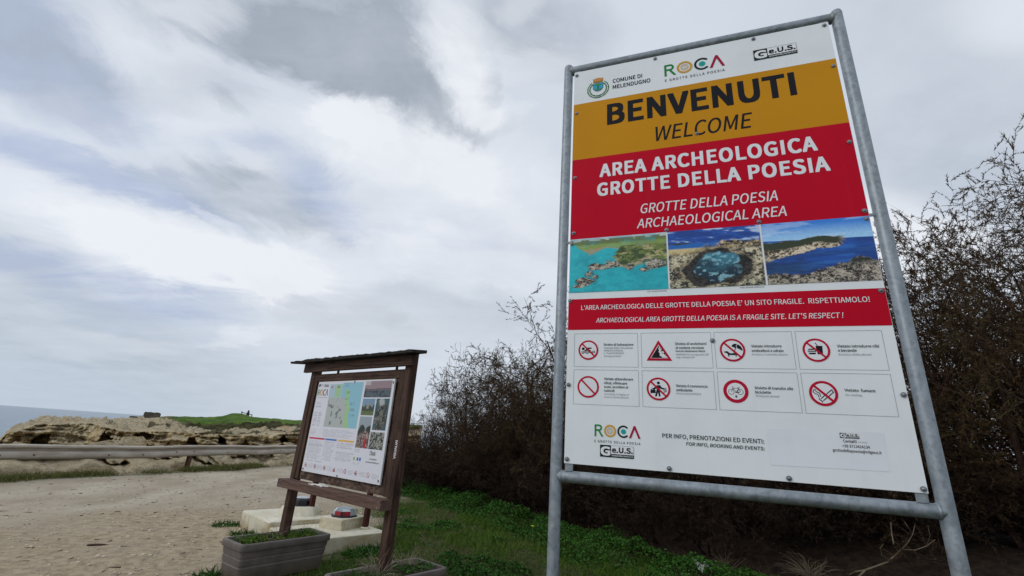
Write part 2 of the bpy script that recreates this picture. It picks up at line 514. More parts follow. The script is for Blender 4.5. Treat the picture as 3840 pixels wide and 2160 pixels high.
    mat_flat('old_wall', s2l(86, 82, 74), 0.95, 0, 0.35, 1.4, 0.2)


build_materials()

# ------------------------------------------------------------------ object helpers


def tag(o, label, cat, group=None, kind=None):
    if label:
        o['label'] = label
    if cat:
        o['category'] = cat
    if group:
        o['group'] = group
    if kind:
        o['kind'] = kind
    return o


def thing(name, label, cat, loc=(0, 0, 0), rotz=0.0, group=None):
    o = bpy.data.objects.new(name, None)
    o.empty_display_size = 0.2
    COL.objects.link(o)
    o.location = loc
    o.rotation_euler = (0, 0, rotz)
    return tag(o, label, cat, group)


def mesh_obj(name, verts, faces, mat, parent=None, smooth=False, cols=None, mats=None, mi=None):
    me = bpy.data.meshes.new(name)
    if isinstance(verts, np.ndarray) and isinstance(faces, np.ndarray):
        nv, nf, k = len(verts), len(faces), faces.shape[1]
        me.vertices.add(nv)
        me.vertices.foreach_set('co', np.ascontiguousarray(verts, np.float32).ravel())
        me.loops.add(nf * k)
        me.loops.foreach_set('vertex_index', np.ascontiguousarray(faces, np.int32).ravel())
        me.polygons.add(nf)
        me.polygons.foreach_set('loop_start', np.arange(0, nf * k, k, dtype=np.int32))
        me.polygons.foreach_set('loop_total', np.full(nf, k, np.int32))
        me.update(calc_edges=True)
    else:
        me.from_pydata([tuple(v) for v in verts], [], [tuple(f) for f in faces])
        me.update()
    for m in (mats or [mat]):
        me.materials.append(MATS[m])
    if mi is not None:
        me.polygons.foreach_set('material_index', np.asarray(mi, np.int32))
    if smooth:
        me.polygons.foreach_set('use_smooth', np.ones(len(me.polygons), bool))
    if cols is not None:
        a = me.color_attributes.new('Col', 'FLOAT_COLOR', 'POINT')
        c = np.ones((len(me.vertices), 4), np.float32)
        c[:, :3] = cols
        a.data.foreach_set('color', c.ravel())
    o = bpy.data.objects.new(name, me)
    COL.objects.link(o)
    if parent:
        o.parent = parent
    return o


class MB:
    """collects shapes into one mesh"""

    def __init__(self):
        self.v, self.f, self.mi, self.g = [], [], [], []
        self.cur = 0

    def add(self, vs, fs, grain=None):
        b = len(self.v)
        self.v += [tuple(map(float, q)) for q in vs]
        self.f += [tuple(i + b for i in q) for q in fs]
        self.mi += [self.cur] * len(fs)
        self.g += [tuple(map(float, q)) for q in (grain if grain is not None else vs)]

    def box(self, lo, hi, axis=0, bev=0.0, jit=0.0):
        """box with chamfered long edges along axis"""
        lo, hi = np.array(lo, float), np.array(hi, float)
        a = axis
        p, q = [(1, 2), (2, 0), (0, 1)][a]
        b = max(bev, 1e-4)
        prof = [(lo[p] + b, lo[q]), (hi[p] - b, lo[q]), (hi[p], lo[q] + b), (hi[p], hi[q] - b),
                (hi[p] - b, hi[q]), (lo[p] + b, hi[q]), (lo[p], hi[q] - b), (lo[p], lo[q] + b)]
        vs, gr = [], []
        off = random.random() * 40
        n = 2
        for k in range(n):
            t = lo[a] + (hi[a] - lo[a]) * k / (n - 1)
            for (x, y) in prof:
                w = [0, 0, 0]
                w[a], w[p], w[q] = t, x, y
                vs.append(w)
                gr.append((t + off, x + off, y))
        fs = [[7 - i for i in range(8)], [8 + i for i in range(8)]]
        for i in range(8):
            j = (i + 1) % 8
            fs.append((i, j, 8 + j, 8 + i))
        self.add(vs, fs, gr)

    def tube(self, pts, rad, sides=12, cap=True):
        pts = [np.array(p, float) for p in pts]
        n = len(pts)
        rad = [rad] * n if np.isscalar(rad) else rad
        t0 = pts[1] - pts[0]
        ref = np.array([0, 0, 1.0]) if abs(t0[2]) < 0.9 * np.linalg.norm(t0) else np.array([1.0, 0, 0])
        vs = []
        for i in range(n):
            t = pts[min(i + 1, n - 1)] - pts[max(i - 1, 0)]
            t = t / np.linalg.norm(t)
            u = np.cross(t, ref)
            u /= np.linalg.norm(u)
            w = np.cross(t, u)
            for k in range(sides):
                an = 2 * PI * k / sides
                vs.append(pts[i] + rad[i] * (math.cos(an) * u + math.sin(an) * w))
        fs = []
        for i in range(n - 1):
            for k in range(sides):
                k2 = (k + 1) % sides
                fs.append((i * sides + k, i * sides + k2, (i + 1) * sides + k2, (i + 1) * sides + k))
        if cap:
            fs.append(tuple(range(sides)))
            fs.append(tuple(reversed(range((n - 1) * sides, n * sides))))
        self.add(vs, fs)

    def dome(self, c, r, h, axis, seg=12, rings=3):
        c = np.array(c, float)
        axis = np.array(axis, float) / np.linalg.norm(axis)
        ref = np.array([0, 0, 1.0]) if abs(axis[2]) < 0.9 else np.array([1.0, 0, 0])
        u = np.cross(axis, ref)
        u /= np.linalg.norm(u)
        w = np.cross(axis, u)
        vs = []
        for i in range(rings):
            a = PI / 2 * i / rings
            for k in range(seg):
                an = 2 * PI * k / seg
                vs.append(c + axis * h * math.sin(a) + r * math.cos(a) * (math.cos(an) * u + math.sin(an) * w))
        vs.append(c + axis * h)
        fs = []
        for i in range(rings - 1):
            for k in range(seg):
                k2 = (k + 1) % seg
                fs.append((i * seg + k2, i * seg + k, (i + 1) * seg + k, (i + 1) * seg + k2))
        for k in range(seg):
            fs.append(((rings - 1) * seg + (k + 1) % seg, (rings - 1) * seg + k, rings * seg))
        self.add(vs, fs)

    def obj(self, name, mat, parent=None, smooth=False, mats=None):
        o = mesh_obj(name, self.v, self.f, mat, parent, False, None, mats, self.mi if mats else None)
        if smooth:
            bm = bmesh.new()
            bm.from_mesh(o.data)
            bmesh.ops.recalc_face_normals(bm, faces=bm.faces)
            bm.to_mesh(o.data)
            bm.free()
            o.data.polygons.foreach_set('use_smooth', np.ones(len(o.data.polygons), bool))
            o.data.set_sharp_from_angle(angle=math.radians(40))
        a = o.data.attributes.new('Grain', 'FLOAT_VECTOR', 'POINT')
        a.data.foreach_set('vector', np.array(self.g, np.float32).ravel())
        return o


# ------------------------------------------------------------------ lettering (built-in font -> flat mesh)
_fc = bpy.data.curves.new('text_work', 'FONT')
_fo = bpy.data.objects.new('text_work', _fc)
COL.objects.link(_fo)
_fc.resolution_u = 4
try:                                    # Blender's own bundled humanist sans; the built-in face does if it is absent
    import os
    _fc.font = bpy.data.fonts.load(os.path.join(bpy.utils.resource_path('LOCAL'), 'datafiles', 'fonts', 'Noto Sans CJK Regular.woff2'))
except Exception:
    pass


def raw_text(s, bold=0.0, space=1.0):
    _fc.body = s
    _fc.offset = bold
    _fc.space_character = space
    bpy.context.view_layer.update()
    ev = _fo.evaluated_get(bpy.context.evaluated_depsgraph_get())
    me = ev.to_mesh()
    v = np.empty(len(me.vertices) * 3, np.float32)
    me.vertices.foreach_get('co', v)
    f = [tuple(p.vertices) for p in me.polygons]
    ev.to_mesh_clear()
    return v.reshape(-1, 3).astype(float), f


_h, _ = raw_text('H')
CAPH = _h[:, 1].max()


class Print:
    """flat printing on a board: u to the right, v up, d in front of the board (metres)"""

    def __init__(self):
        self.v, self.f, self.mi, self.mats = [], [], [], []

    def _m(self, mat):
        if mat not in self.mats:
            self.mats.append(mat)
        return self.mats.index(mat)

    def add(self, pts, faces, mat, d):
        b = len(self.v)
        self.v += [(float(p[0]), -d, float(p[1])) for p in pts]
        self.f += [tuple(i + b for i in q) for q in faces]
        self.mi += [self._m(mat)] * len(faces)

    def poly(self, pts, mat, d):
        bm = bmesh.new()
        vs = [bm.verts.new((p[0], p[1], 0)) for p in pts]
        fc = bm.faces.new(vs)
        r = bmesh.ops.triangulate(bm, faces=[fc])
        bm.verts.index_update()
        self.add([v.co[:2] for v in bm.verts], [[v.index for v in f.verts] for f in bm.faces], mat, d)
        bm.free()

    def rect(self, u0, v0, u1, v1, mat, d):
        self.add([(u0, v0), (u1, v0), (u1, v1), (u0, v1)], [(0, 1, 2, 3)], mat, d)

    def frame(self, u0, v0, u1, v1, t, mat, d):
        self.rect(u0, v0, u1, v0 + t, mat, d)
        self.rect(u0, v1 - t, u1, v1, mat, d)
        self.rect(u0, v0 + t, u0 + t, v1 - t, mat, d)
        self.rect(u1 - t, v0 + t, u1, v1 - t, mat, d)

    def disc(self, c, r, mat, d, seg=28, ry=None):
        ry = ry or r
        self.add([(c[0] + r * math.cos(2 * PI * k / seg), c[1] + ry * math.sin(2 * PI * k / seg)) for k in range(seg)], [tuple(range(seg))], mat, d)

    def ring(self, c, r1, r0, mat, d, a0=0.0, a1=360.0, seg=40):
        full = a1 - a0 >= 360
        n = seg
        vs, fs = [], []
        for k in range(n + (0 if full else 1)):
            a = math.radians(a0 + (a1 - a0) * k / n)
            vs += [(c[0] + r1 * math.cos(a), c[1] + r1 * math.sin(a)), (c[0] + r0 * math.cos(a), c[1] + r0 * math.sin(a))]
        m = len(vs) // 2
        for k in range(n):
            k2 = (k + 1) % m
            fs.append((2 * k + 1, 2 * k, 2 * k2, 2 * k2 + 1))
        self.add(vs, fs, mat, d)

    def bar(self, p, q, w, mat, d):
        p, q = np.array(p, float), np.array(q, float)
        t = (q - p) / np.linalg.norm(q - p)
        n = np.array([-t[1], t[0]]) * w / 2
        self.add([p + n, p - n, q - n, q + n], [(0, 1, 2, 3)], mat, d)

    def line(self, pts, w, mat, d):
        for a, b in zip(pts[:-1], pts[1:]):
            self.bar(a, b, w, mat, d)

    def text(self, s, u0, u1, v, cap, mat, d, bold=0.0, shear=0.0, space=1.0):
        vs, fs = raw_text(s, 0.0, space)
        if not len(vs):
            return
        x0, x1 = vs[:, 0].min(), vs[:, 0].max()
        ky = cap / CAPH
        kx = (u1 - u0 - shear * cap) / (x1 - x0) if u1 is not None else ky
        y = vs[:, 1] * ky
        x = u0 + (vs[:, 0] - x0) * kx + shear * y
        if bold:                                   # thicken by overprinting
            q = bold * CAPH * ky * 1.45
            x = u0 + q + (x - u0) * (u1 - u0 - 2 * q) / (u1 - u0) if u1 is not None else x
            for k, (a, b) in enumerate(((-1, .8), (1, .8), (-1, -.8), (1, -.8), (0, .8), (0, -.8), (-1, 0), (1, 0))):
                self.add(np.stack([x + a * q, y * (1 - 1.6 * q / cap) + .8 * q + v + b * q], 1), fs, mat, d + .00004 * (k + 1))
            return
        self.add(np.stack([x, y + v], 1), fs, mat, d)

    def obj(self, name, parent, label=None):
        o = mesh_obj(name, self.v, self.f, None, parent, False, None, self.mats, self.mi)
        if label:
            o['label'] = label
        return o


def picture(name, u0, v0, u1, v1, d, nx, ny, fn, parent, label=None, gain=1.0):
    """a printed picture: a grid whose ink is worked out point by point"""
    X, Y = np.meshgrid(np.linspace(0, 1, nx), np.linspace(0, 1, ny))
    rgb = fn(X, Y)                       # Y = 0 at the bottom
    vs = np.stack([u0 + (u1 - u0) * X.ravel(), np.full(X.size, -d), v0 + (v1 - v0) * Y.ravel()], 1)
    i = np.arange(nx * ny).reshape(ny, nx)
    fs = np.stack([i[:-1, :-1].ravel(), i[:-1, 1:].ravel(), i[1:, 1:].ravel(), i[1:, :-1].ravel()], 1)
    if gain != 1.0:                        # fine photographic grain
        rgb = rgb * (1 + .06 * fbm(X * 60, Y * 40, nx * .1, 3, 91, .7))[..., None]
    rgb = rgb.reshape(-1, 3) * gain
    o = mesh_obj(name, vs, fs, 'printed_picture', parent, False, np.clip(rgb, 0, 1))
    if label:
        o['label'] = label
    return o


def lin(r, g, b):
    return np.array(s2l(r, g, b))


def lay(img, mask, col):
    m = np.clip(mask, 0, 1)[..., None]
    return img * (1 - m) + np.asarray(col) * m


def ss(a, b, x):
    t = np.clip((x - a) / (b - a), 0, 1)
    return t * t * (3 - 2 * t)


def rocky(X, Y, s, seed, lo=(70, 62, 50), hi=(178, 164, 138)):
    n = fbm(X * s, Y * s * .9, 0, 4, seed, .7) * .5 + .5
    k = 1 - np.abs(fbm(X * s * 1.7 + Y * 3, Y * s * 2.2, 3.0, 4, seed + 50, .7))
    n = .55 * n + .45 * k * ss(.3, .9, k)
    lo = tuple(.62 * q for q in lo)
    return lin(*lo) + (lin(*hi) - lin(*lo)) * ss(.22, .78, n)[..., None]


def bay_photo(X, Y):
    n = fbm(X * 5, Y * 4, 0, 4, 11)
    img = np.ones(X.shape + (3,)) * lin(30, 165, 176)
    img = lay(img, ss(.9, .2, Y + .15 * n) * .4, lin(20, 150, 158))
    img = lay(img, ss(-.1, .5, n) * .35, lin(22, 128, 142))
    # far shore
    top = ss(.72, .76, Y + .05 * n - .16 * ss(.25, .0, X) + .03 * np.sin(X * 9))
    img = lay(img, top * ss(.04, .1, X), lin(120, 142, 70))
    img = lay(img, top * ss(.80, .77, Y + .05 * n) * ss(.05, .1, X), lin(150, 132, 104))
    img = lay(img, ss(.86, .9, Y + .02 * n), lin(92, 108, 66))
    img = lay(img, ss(.93, .95, Y) * ss(.2, .6, fbm(X * 22, Y * 22, 0, 2, 5) + .3), lin(178, 178, 168))
    img = lay(img, ss(.955, .985, Y), lin(168, 186, 196))
    img = lay(img, ss(.0, .5, fbm(X * 7, Y * 9, 6.0, 4, 13)) * .28, lin(12, 112, 130))
    img = lay(img, ss(.1, .6, fbm(X * 16, Y * 18, 8.0, 4, 14)) * .12, lin(70, 200, 204))
    # headland
    hd = ss(.03, -.03, np.abs(Y - .62) - .16 * ss(.42, .62, X + .05 * n) - .05 * n - .03 * X)* ss(.40, .47, X + .05 * n)
    img = lay(img, hd, lin(98, 112, 58))
    img = lay(img, hd * ss(.0, .6, fbm(X * 16, Y * 18, 0, 4, 9, .7) + .2), lin(52, 68, 36))
    img = lay(img, hd * ss(.2, .6, fbm(X * 11, Y * 15, 4.0, 4, 19, .7)), lin(156, 150, 104))
    rim = ss(.05, .0, np.abs(Y - .50 + .05 * n - .02 * np.sin(X * 8))) * ss(.36, .42, X)
    img = lay(img, rim, rocky(X, Y, 16, 4))
    for cx, cy, a, b in ((.33, .45, .12, .06), (.45, .48, .09, .06), (.22, .33, .06, .05), (.18, .19, .12, .06), (.27, .27, .05, .05),
                         (.64, .44, .04, .08), (.86, .42, .10, .07), (.80, .36, .06, .04), (.93, .5, .08, .05), (.10, .12, .05, .03)):
        e = ((X - cx) / a) ** 2 + ((Y - cy) / b) ** 2 + .9 * fbm(X * 12, Y * 12, 0, 3, 21)
        img = lay(img, ss(1.7, 1.1, e) * .5, lin(14, 84, 96))
        img = lay(img, ss(1.15, .85, e), rocky(X, Y, 20, 6, (60, 54, 48), (176, 166, 148)))
    return img


def pool_photo(X, Y):
    n = fbm(X * 6, Y * 5, 0, 4, 31)
    img = rocky(X, Y, 13, 8, (66, 60, 50), (196, 186, 158))
    img = lay(img, ss(.55, .68, Y + .03 * n) * ss(.75, .5, X), lin(190, 172, 124))
    cl = fbm(X * 4 + 3 * Y, Y * 13, 0, 5, 40, .6)
    sky = np.ones(X.shape + (3,)) * lin(28, 74, 152)
    sky = lay(sky, ss(.0, .55, cl) * .85, lin(176, 194, 216))
    sky = lay(sky, ss(-.1, -.7, cl) * .6, lin(14, 44, 108))
    hz = .70 + .03 * ss(.35, .65, X) + .01 * n
    img = lay(img, ss(.66, .69, Y) * (X < 2), lin(22, 92, 164))
    img = lay(img, ss(.755, .765, Y), sky)
    img = lay(img, ss(.75, .765, Y + .02 * n) * ss(.785, .77, Y) * ss(.35, .25, X), lin(46, 52, 58))
    rk = ss(.0, .02, hz + .03 - Y + .03 * n) * ss(.50, .60, X) * ss(.60, .66, Y)
    img = lay(img, rk, rocky(X, Y, 15, 12, (64, 54, 44), (188, 170, 136)))
    e = np.abs((X - .52) / (.36 - .10 * ss(.3, .65, Y))) ** 2.4 + np.abs((Y - .34) / .31) ** 2.2 + .34 * fbm(X * 7, Y * 7, 0, 4, 33)
    img = lay(img, ss(1.8, 1.1, e) * .6, rocky(X, Y, 11, 36, (48, 40, 30), (150, 130, 96)))
    img = lay(img, ss(1.12, .92, e), rocky(X, Y, 14, 37, (12, 14, 18), (58, 54, 48)))
    e2 = ((X - .53 - .10 * (Y - .3)) / .25) ** 2 + ((Y - .34) / .25) ** 2 + .35 * fbm(X * 8, Y * 8, 0, 3, 38)
    wat = lin(14, 40, 58) + (lin(58, 118, 138) - lin(14, 40, 58)) * ss(.15, .62, Y + .06 * n)[..., None]
    wat = lay(wat, ss(.15, .6, fbm(X * 18, Y * 18, 0, 4, 3, .65)) * .75, lin(128, 176, 186))
    wat = lay(wat, ss(.1, .5, fbm(X * 9, Y * 12, 4.0, 4, 39)) * .6, lin(8, 26, 40))
    img = lay(img, ss(1.05, .8, e2), wat)
    rr = ss(.28, .1, Y + .1 * n + .15 * np.abs(X - .45))
    img = lay(img, rr * ss(1.0, 1.2, e), rocky(X, Y, 12, 15, (64, 62, 50), (184, 178, 150)))
    return img


def coast_photo(X, Y):
    n = fbm(X * 6, Y * 5, 0, 4, 51)
    img = np.ones(X.shape + (3,)) * lin(20, 72, 150)
    img = lay(img, ss(.4, .15, Y), lin(14, 50, 108))
    img = lay(img, ss(.1, .6, fbm(X * 4, Y * 22, 0, 4, 56)) * .5, lin(40, 104, 176))
    img = lay(img, ss(.1, .5, fbm(X * 3, Y * 9, 3.0, 4, 57)) * .5, lin(10, 36, 92))
    sky = lin(36, 112, 196) + (lin(142, 186, 222) - lin(36, 112, 196)) * ss(1.0, .70, Y)[..., None]
    sky = lay(sky, ss(.2, .6, fbm(X * 3, Y * 16, 0, 4, 52)) * .35, lin(190, 210, 228))
    img = lay(img, ss(.685, .69, Y + .03 * (X - .5)), sky)
    shore = .60 + .04 * ss(0, .6, X) + .01 * n
    land = ss(.0, .02, shore + .09 - .02 * X - Y + .02 * n) * ss(.0, .02, Y - (.36 + .28 * X + .03 * n)) * ss(.78, .68, X)
    img = lay(img, land, rocky(X, Y, 16, 18, (92, 78, 60), (206, 190, 164)))
    scrub = land * ss(-.01, .02, Y - (.555 + .10 * X + .03 * n))
    img = lay(img, scrub, lin(44, 52, 32))
    img = lay(img, ss(.40, .28, Y + .05 * n - .1 * X) * ss(.12, .2, Y) * ss(.6, .2, X) * .6, lin(16, 34, 48))
    fore = ss(.0, .03, .19 + .18 * ss(.35, .9, X) + .05 * n - Y)
    img = lay(img, fore, rocky(X, Y, 19, 22, (52, 48, 44), (172, 162, 146)))
    img = lay(img, fore * ss(-.16, -.03, Y - (.19 + .18 * ss(.35, .9, X))) * ss(.55, .85, X), lin(36, 40, 32))
    return img


# ------------------------------------------------------------------ the big steel-framed sign
SW, SH = 1.501, 2.536
S_YAW = -0.35033
S_BASE = Vector((0.32955, 2.46, 1.40974))


def geus_logo(P, u0, v0, u1, v1, d):
    w, h = u1 - u0, v1 - v0
    P.rect(u0, v0, u1, v1, 'white_ink', d)
    P.frame(u0, v0, u1, v1, h * .03, 'grey_ink', d + .0004)
    P.rect(u0, v0, u0 + w * .33, v1, 'dark_green_ink', d + .0008)
    P.rect(u0 + w * .33, v0, u1, v0 + h * .28, 'dark_green_ink', d + .0008)
    c = (u0 + w * .165, v0 + h * .5)
    P.text('G', u0 + w * .02, u0 + w * .31, v0 + h * .12, h * .74, 'white_ink', d + .0012, .05)
    P.text('e.U.S.', u0 + w * .36, u0 + w * .97, v0 + h * .40, h * .46, 'black_ink', d + .0012, .035)
    P.text('General Utility Service S.r.l.', u0 + w * .35, u0 + w * .98, v0 + h * .09, h * .13, 'white_ink', d + .0012, .02)


def roca_logo(P, u0, v0, k, d):
    """k = 1 for the larger one at the top"""
    R = lambda u: u0 + u * k
    V = lambda v: v0 + v * k
    t = .0125 * k
    P.rect(R(0), V(0), R(0) + t, V(.090), 'green_ink', d)
    P.ring((R(.034), V(.066)), .0245 * k, .0245 * k - t, 'green_ink', d, -90, 90, 16)
    P.rect(R(0) + t, V(.0905) - t, R(.034), V(.0905), 'green_ink', d)
    P.rect(R(0) + t, V(.0415), R(.034), V(.0415) + t, 'green_ink', d)
    P.add([(R(.028), V(.0415)), (R(.054), V(0)), (R(.070), V(0)), (R(.043), V(.0415))], [(0, 1, 2, 3)], 'green_ink', d)
    c = (R(.121), V(.046))
    P.ring(c, .0465 * k, .033 * k, 'ochre_ink', d)
    for r in (.024, .017, .009):
        P.ring(c, r * k, (r - .0022) * k, 'ochre_ink', d)
    for q in range(14):
        a = 2 * PI * q / 14
        P.disc((c[0] + .0205 * k * math.cos(a), c[1] + .0205 * k * math.sin(a)), .0018 * k, 'grey_ink', d, 6)
    c = (R(.224), V(.046))
    P.ring(c, .0465 * k, .034 * k, 'dark_green_ink', d, 42, 318, 36)
    P.disc(c, .019 * k, 'teal_ink', d)
    P.add([(R(.265), V(0)), (R(.281), V(0)), (R(.3085), V(.068)), (R(.3085), V(.092)), (R(.302), V(.092))], [(0, 1, 2, 3, 4)], 'crimson_ink', d)
    P.add([(R(.3085), V(.068)), (R(.336), V(0)), (R(.352), V(0)), (R(.315), V(.092)), (R(.3085), V(.092))], [(0, 1, 2, 3, 4)], 'crimson_ink', d)


def crest(P, c, d):
    u, v = c
    for k in range(34):                                    # laurel and oak wreath
        a = math.radians(-100 + 150 * (k % 17) / 16.0) if k < 17 else math.radians(280 - 150 * (k % 17) / 16.0)
        for dr, sz in ((-.007, .0085), (.007, .0085)):
            r = .062 + dr
            p = (u + r * math.cos(a), v - .018 + r * 1.02 * math.sin(a))
            b = a + (1.0 if dr > 0 else 2.1) * (1 if k < 17 else -1)
            t = np.array([math.cos(b), math.sin(b)]) * sz
            n = np.array([-t[1], t[0]]) * .45
            p = np.array(p)
            P.add([p - t, p + n, p + t, p - n], [(0, 1, 2, 3)], 'leaf_green_ink' if (k + (dr > 0)) % 3 else 'dark_green_ink', d)
    P.poly([(u - .034, v + .032), (u + .034, v + .032), (u + .034, v - .012), (u + .020, v - .030), (u, v - .038), (u - .020, v - .030), (u - .034, v - .012)], 'black_ink', d + .0004)
    P.poly([(u - .032, v + .030), (u + .032, v + .030), (u + .032, v - .011), (u + .019, v - .028), (u, v - .0355), (u - .019, v - .028), (u - .032, v - .011)], 'shield_blue_ink', d + .0008)
    P.rect(u - .003, v - .02, u + .003, v + .008, 'dark_green_ink', d + .0012)
    P.disc((u, v + .016), .021, 'leaf_green_ink', d + .0012, 16, .010)
    P.disc((u, v - .022), .022, 'leaf_green_ink', d + .0012, 16, .006)
    P.poly([(u - .030, v + .037), (u + .030, v + .037), (u + .033, v + .052), (u - .033, v + .052)], 'crown_ink', d + .0008)
    for k in range(5):
        x = u - .028 + k * .014
        w = .0048
        P.poly([(x - w, v + .052), (x + w, v + .052), (x + w * 1.3, v + .076 - abs(k - 2) * .003), (x - w * 1.3, v + .076 - abs(k - 2) * .003)], 'crown_ink', d + .0004)
    P.rect(u - .031, v + .042, u + .031, v + .0445, 'dark_green_ink', d + .0012)


def pictogram(P, kind, c, r, d):
    u, v = c
    red = 'sign_red_ink'
    K = 'black_ink'
    q = lambda x, y: (u + x * r, v + y * r)
    poly = lambda pts, m=K, dd=.0004: P.poly([q(*p) for p in pts], m, d + dd)
    if kind == 'cliff':
        P.poly([q(0, 1.0), q(-1.10, -.92), q(1.14, -.92)], red, d)
        P.poly([q(0, .58), q(-.76, -.70), q(.78, -.70)], 'white_ink', d + .0004)
        poly([(0.02, .50), (-.70, -.67), (.30, -.67), (.22, -.52), (.06, -.46), (.10, -.25), (-.02, -.1), (.05, .08), (-.04, .2), (.06, .35)], K, .0008)
        for x, y, s in ((.14, .2, .05), (.30, .05, .09), (.2, -.06, .04), (.32, -.22, .05), (.5, -.28, .08), (.16, .33, .03), (.6, -.45, .04)):
            P.disc(q(x, y), s * r, K, d + .0008, 10)
        P.rect(*q(.3, -.67), *q(.7, -.64), K, d + .0008)
        return
    thick = {'bicycle': .28, 'smoke': .20}.get(kind, .17)
    if kind == 'bicycle':
        P.disc(c, r, red, d)
        P.disc(c, r * (1 - thick), 'white_ink', d + .0004)
    else:
        P.disc(c, r * .95, 'white_ink', d)
        P.ring(c, r, r * (1 - thick), red, d + .0004)
    if kind == 'swim':
        P.disc(q(-.52, .12), .15 * r, K, d + .0006, 14)
        poly([(-.42, -.08), (-.12, .16), (-.2, .24), (.3, .26), (.34, .14), (.05, .1), (.32, -.1)], K, .0006)
        for y0 in (-.16, -.30):
            P.line([q(x, y0 + .06 * math.sin(x * 14)) for x in np.linspace(-.68, .68, 22)], .07 * r, K, d + .0006)
    elif kind == 'hawker':
        P.disc(q(.02, .52), .13 * r, K, d + .0006, 14)
        poly([(-.12, .32), (.16, .32), (.3, .12), (.48, .06), (.46, -.06), (.22, 0), (.14, .08), (.12, -.2), (.16, -.66), (.02, -.66), (-.04, -.28), (-.16, -.66), (-.32, -.66),
              (-.18, -.2), (-.14, .05), (-.4, -.1), (-.5, -.02)], K, .0006)
        P.rect(*q(-.68, -.38), *q(-.24, -.08), K, d + .0006)
        P.ring(q(-.46, -.08), .14 * r, .09 * r, K, d + .0006, 0, 180, 10)
        for k in range(4):
            P.bar(q(.42 + .07 * k, .1), q(.48 + .07 * k, -.34 + .03 * k), .035 * r, K, d + .0006)
    elif kind == 'sunbed':
        poly([(-.66, -.12), (-.4, -.1), (-.22, -.28), (.3, -.28), (.3, -.44), (-.36, -.44), (-.46, -.26), (-.66, -.22)], K, .0006)
        for x in (-.36, .26):
            P.bar(q(x, -.44), q(x + (.06 if x < 0 else -.02), -.58), .08 * r, K, d + .0006)
        P.bar(q(.08, -.26), q(.36, .40), .06 * r, K, d + .0006)
        pts = [(.36 + .44 * math.cos(a) * .93 + .09 * math.sin(a), .12 + .38 * math.sin(a) - .20 * math.cos(a)) for a in np.linspace(0, PI, 14)]
        poly(pts + [(.2, .2), (.38, .16), (.55, .08)], K, .0006)
        P.line([q(.38, .14), q(.30, .34), q(.42, .5)], .04 * r, 'white_ink', d + .0008)
    elif kind == 'food':
        poly([(-.02, .36), (.48, .36), (.44, -.36), (.06, -.36)], K, .0006)
        P.bar(q(.14, .36), q(-.02, .62), .06 * r, K, d + .0006)
        poly([(-.62, .02), (-.54, .12), (-.1, .12), (-.02, .02)], K, .0006)
        P.rect(*q(-.64, -.14), *q(-.02, -.05), K, d + .0006)
        poly([(-.60, -.22), (-.04, -.22), (-.1, -.36), (-.54, -.36)], K, .0006)
    elif kind == 'smoke':
        P.bar(q(-.22, -.42), q(.60, .30), .07 * r, K, d + .0006)
        P.bar(q(-.08, -.58), q(.70, .10), .07 * r, K, d + .0006)
        P.bar(q(.58, .32), q(.72, .08), .07 * r, K, d + .0006)
        P.bar(q(-.38, -.42), q(-.12, -.70), .08 * r, K, d + .0006)
        P.line([q(-.34, -.34), q(-.40, -.1), q(-.60, -.02), q(-.72, .1), q(-.64, .28), q(-.5, .3)], .06 * r, K, d + .0006)
        P.line([q(-.22, -.26), q(-.28, .02), q(-.46, .1), q(-.56, .22)], .06 * r, K, d + .0006)
    elif kind == 'bicycle':
        for x in (-.36, .36):
            P.ring(q(x, -.06), .24 * r, .20 * r, K, d + .0006, 0, 360, 24)
        P.line([q(-.36, -.06), q(-.2, .26), q(.24, .24), q(.02, -.1), q(-.2, .26)], .04 * r, K, d + .0006)
        P.line([q(.02, -.1), q(.36, -.06), q(.24, .24)], .04 * r, K, d + .0006)
        P.line([q(-.3, .36), q(-.2, .38), q(-.2, .26)], .04 * r, K, d + .0006)
        P.bar(q(.16, .30), q(.34, .30), .05 * r, K, d + .0006)
        P.bar(q(-.05, -.1), q(.25, -.1), .08 * r, K, d + .0006)
        P.disc(q(.0, -.42), .10 * r, 'grey_ink', d + .0006, 10)
        P.disc(q(.0, -.50), .07 * r, K, d + .0008, 8)
    if kind != 'bicycle':
        a = .66
        P.bar(q(-a, a), q(a, -a), thick * r * .9, red, d + .0012)


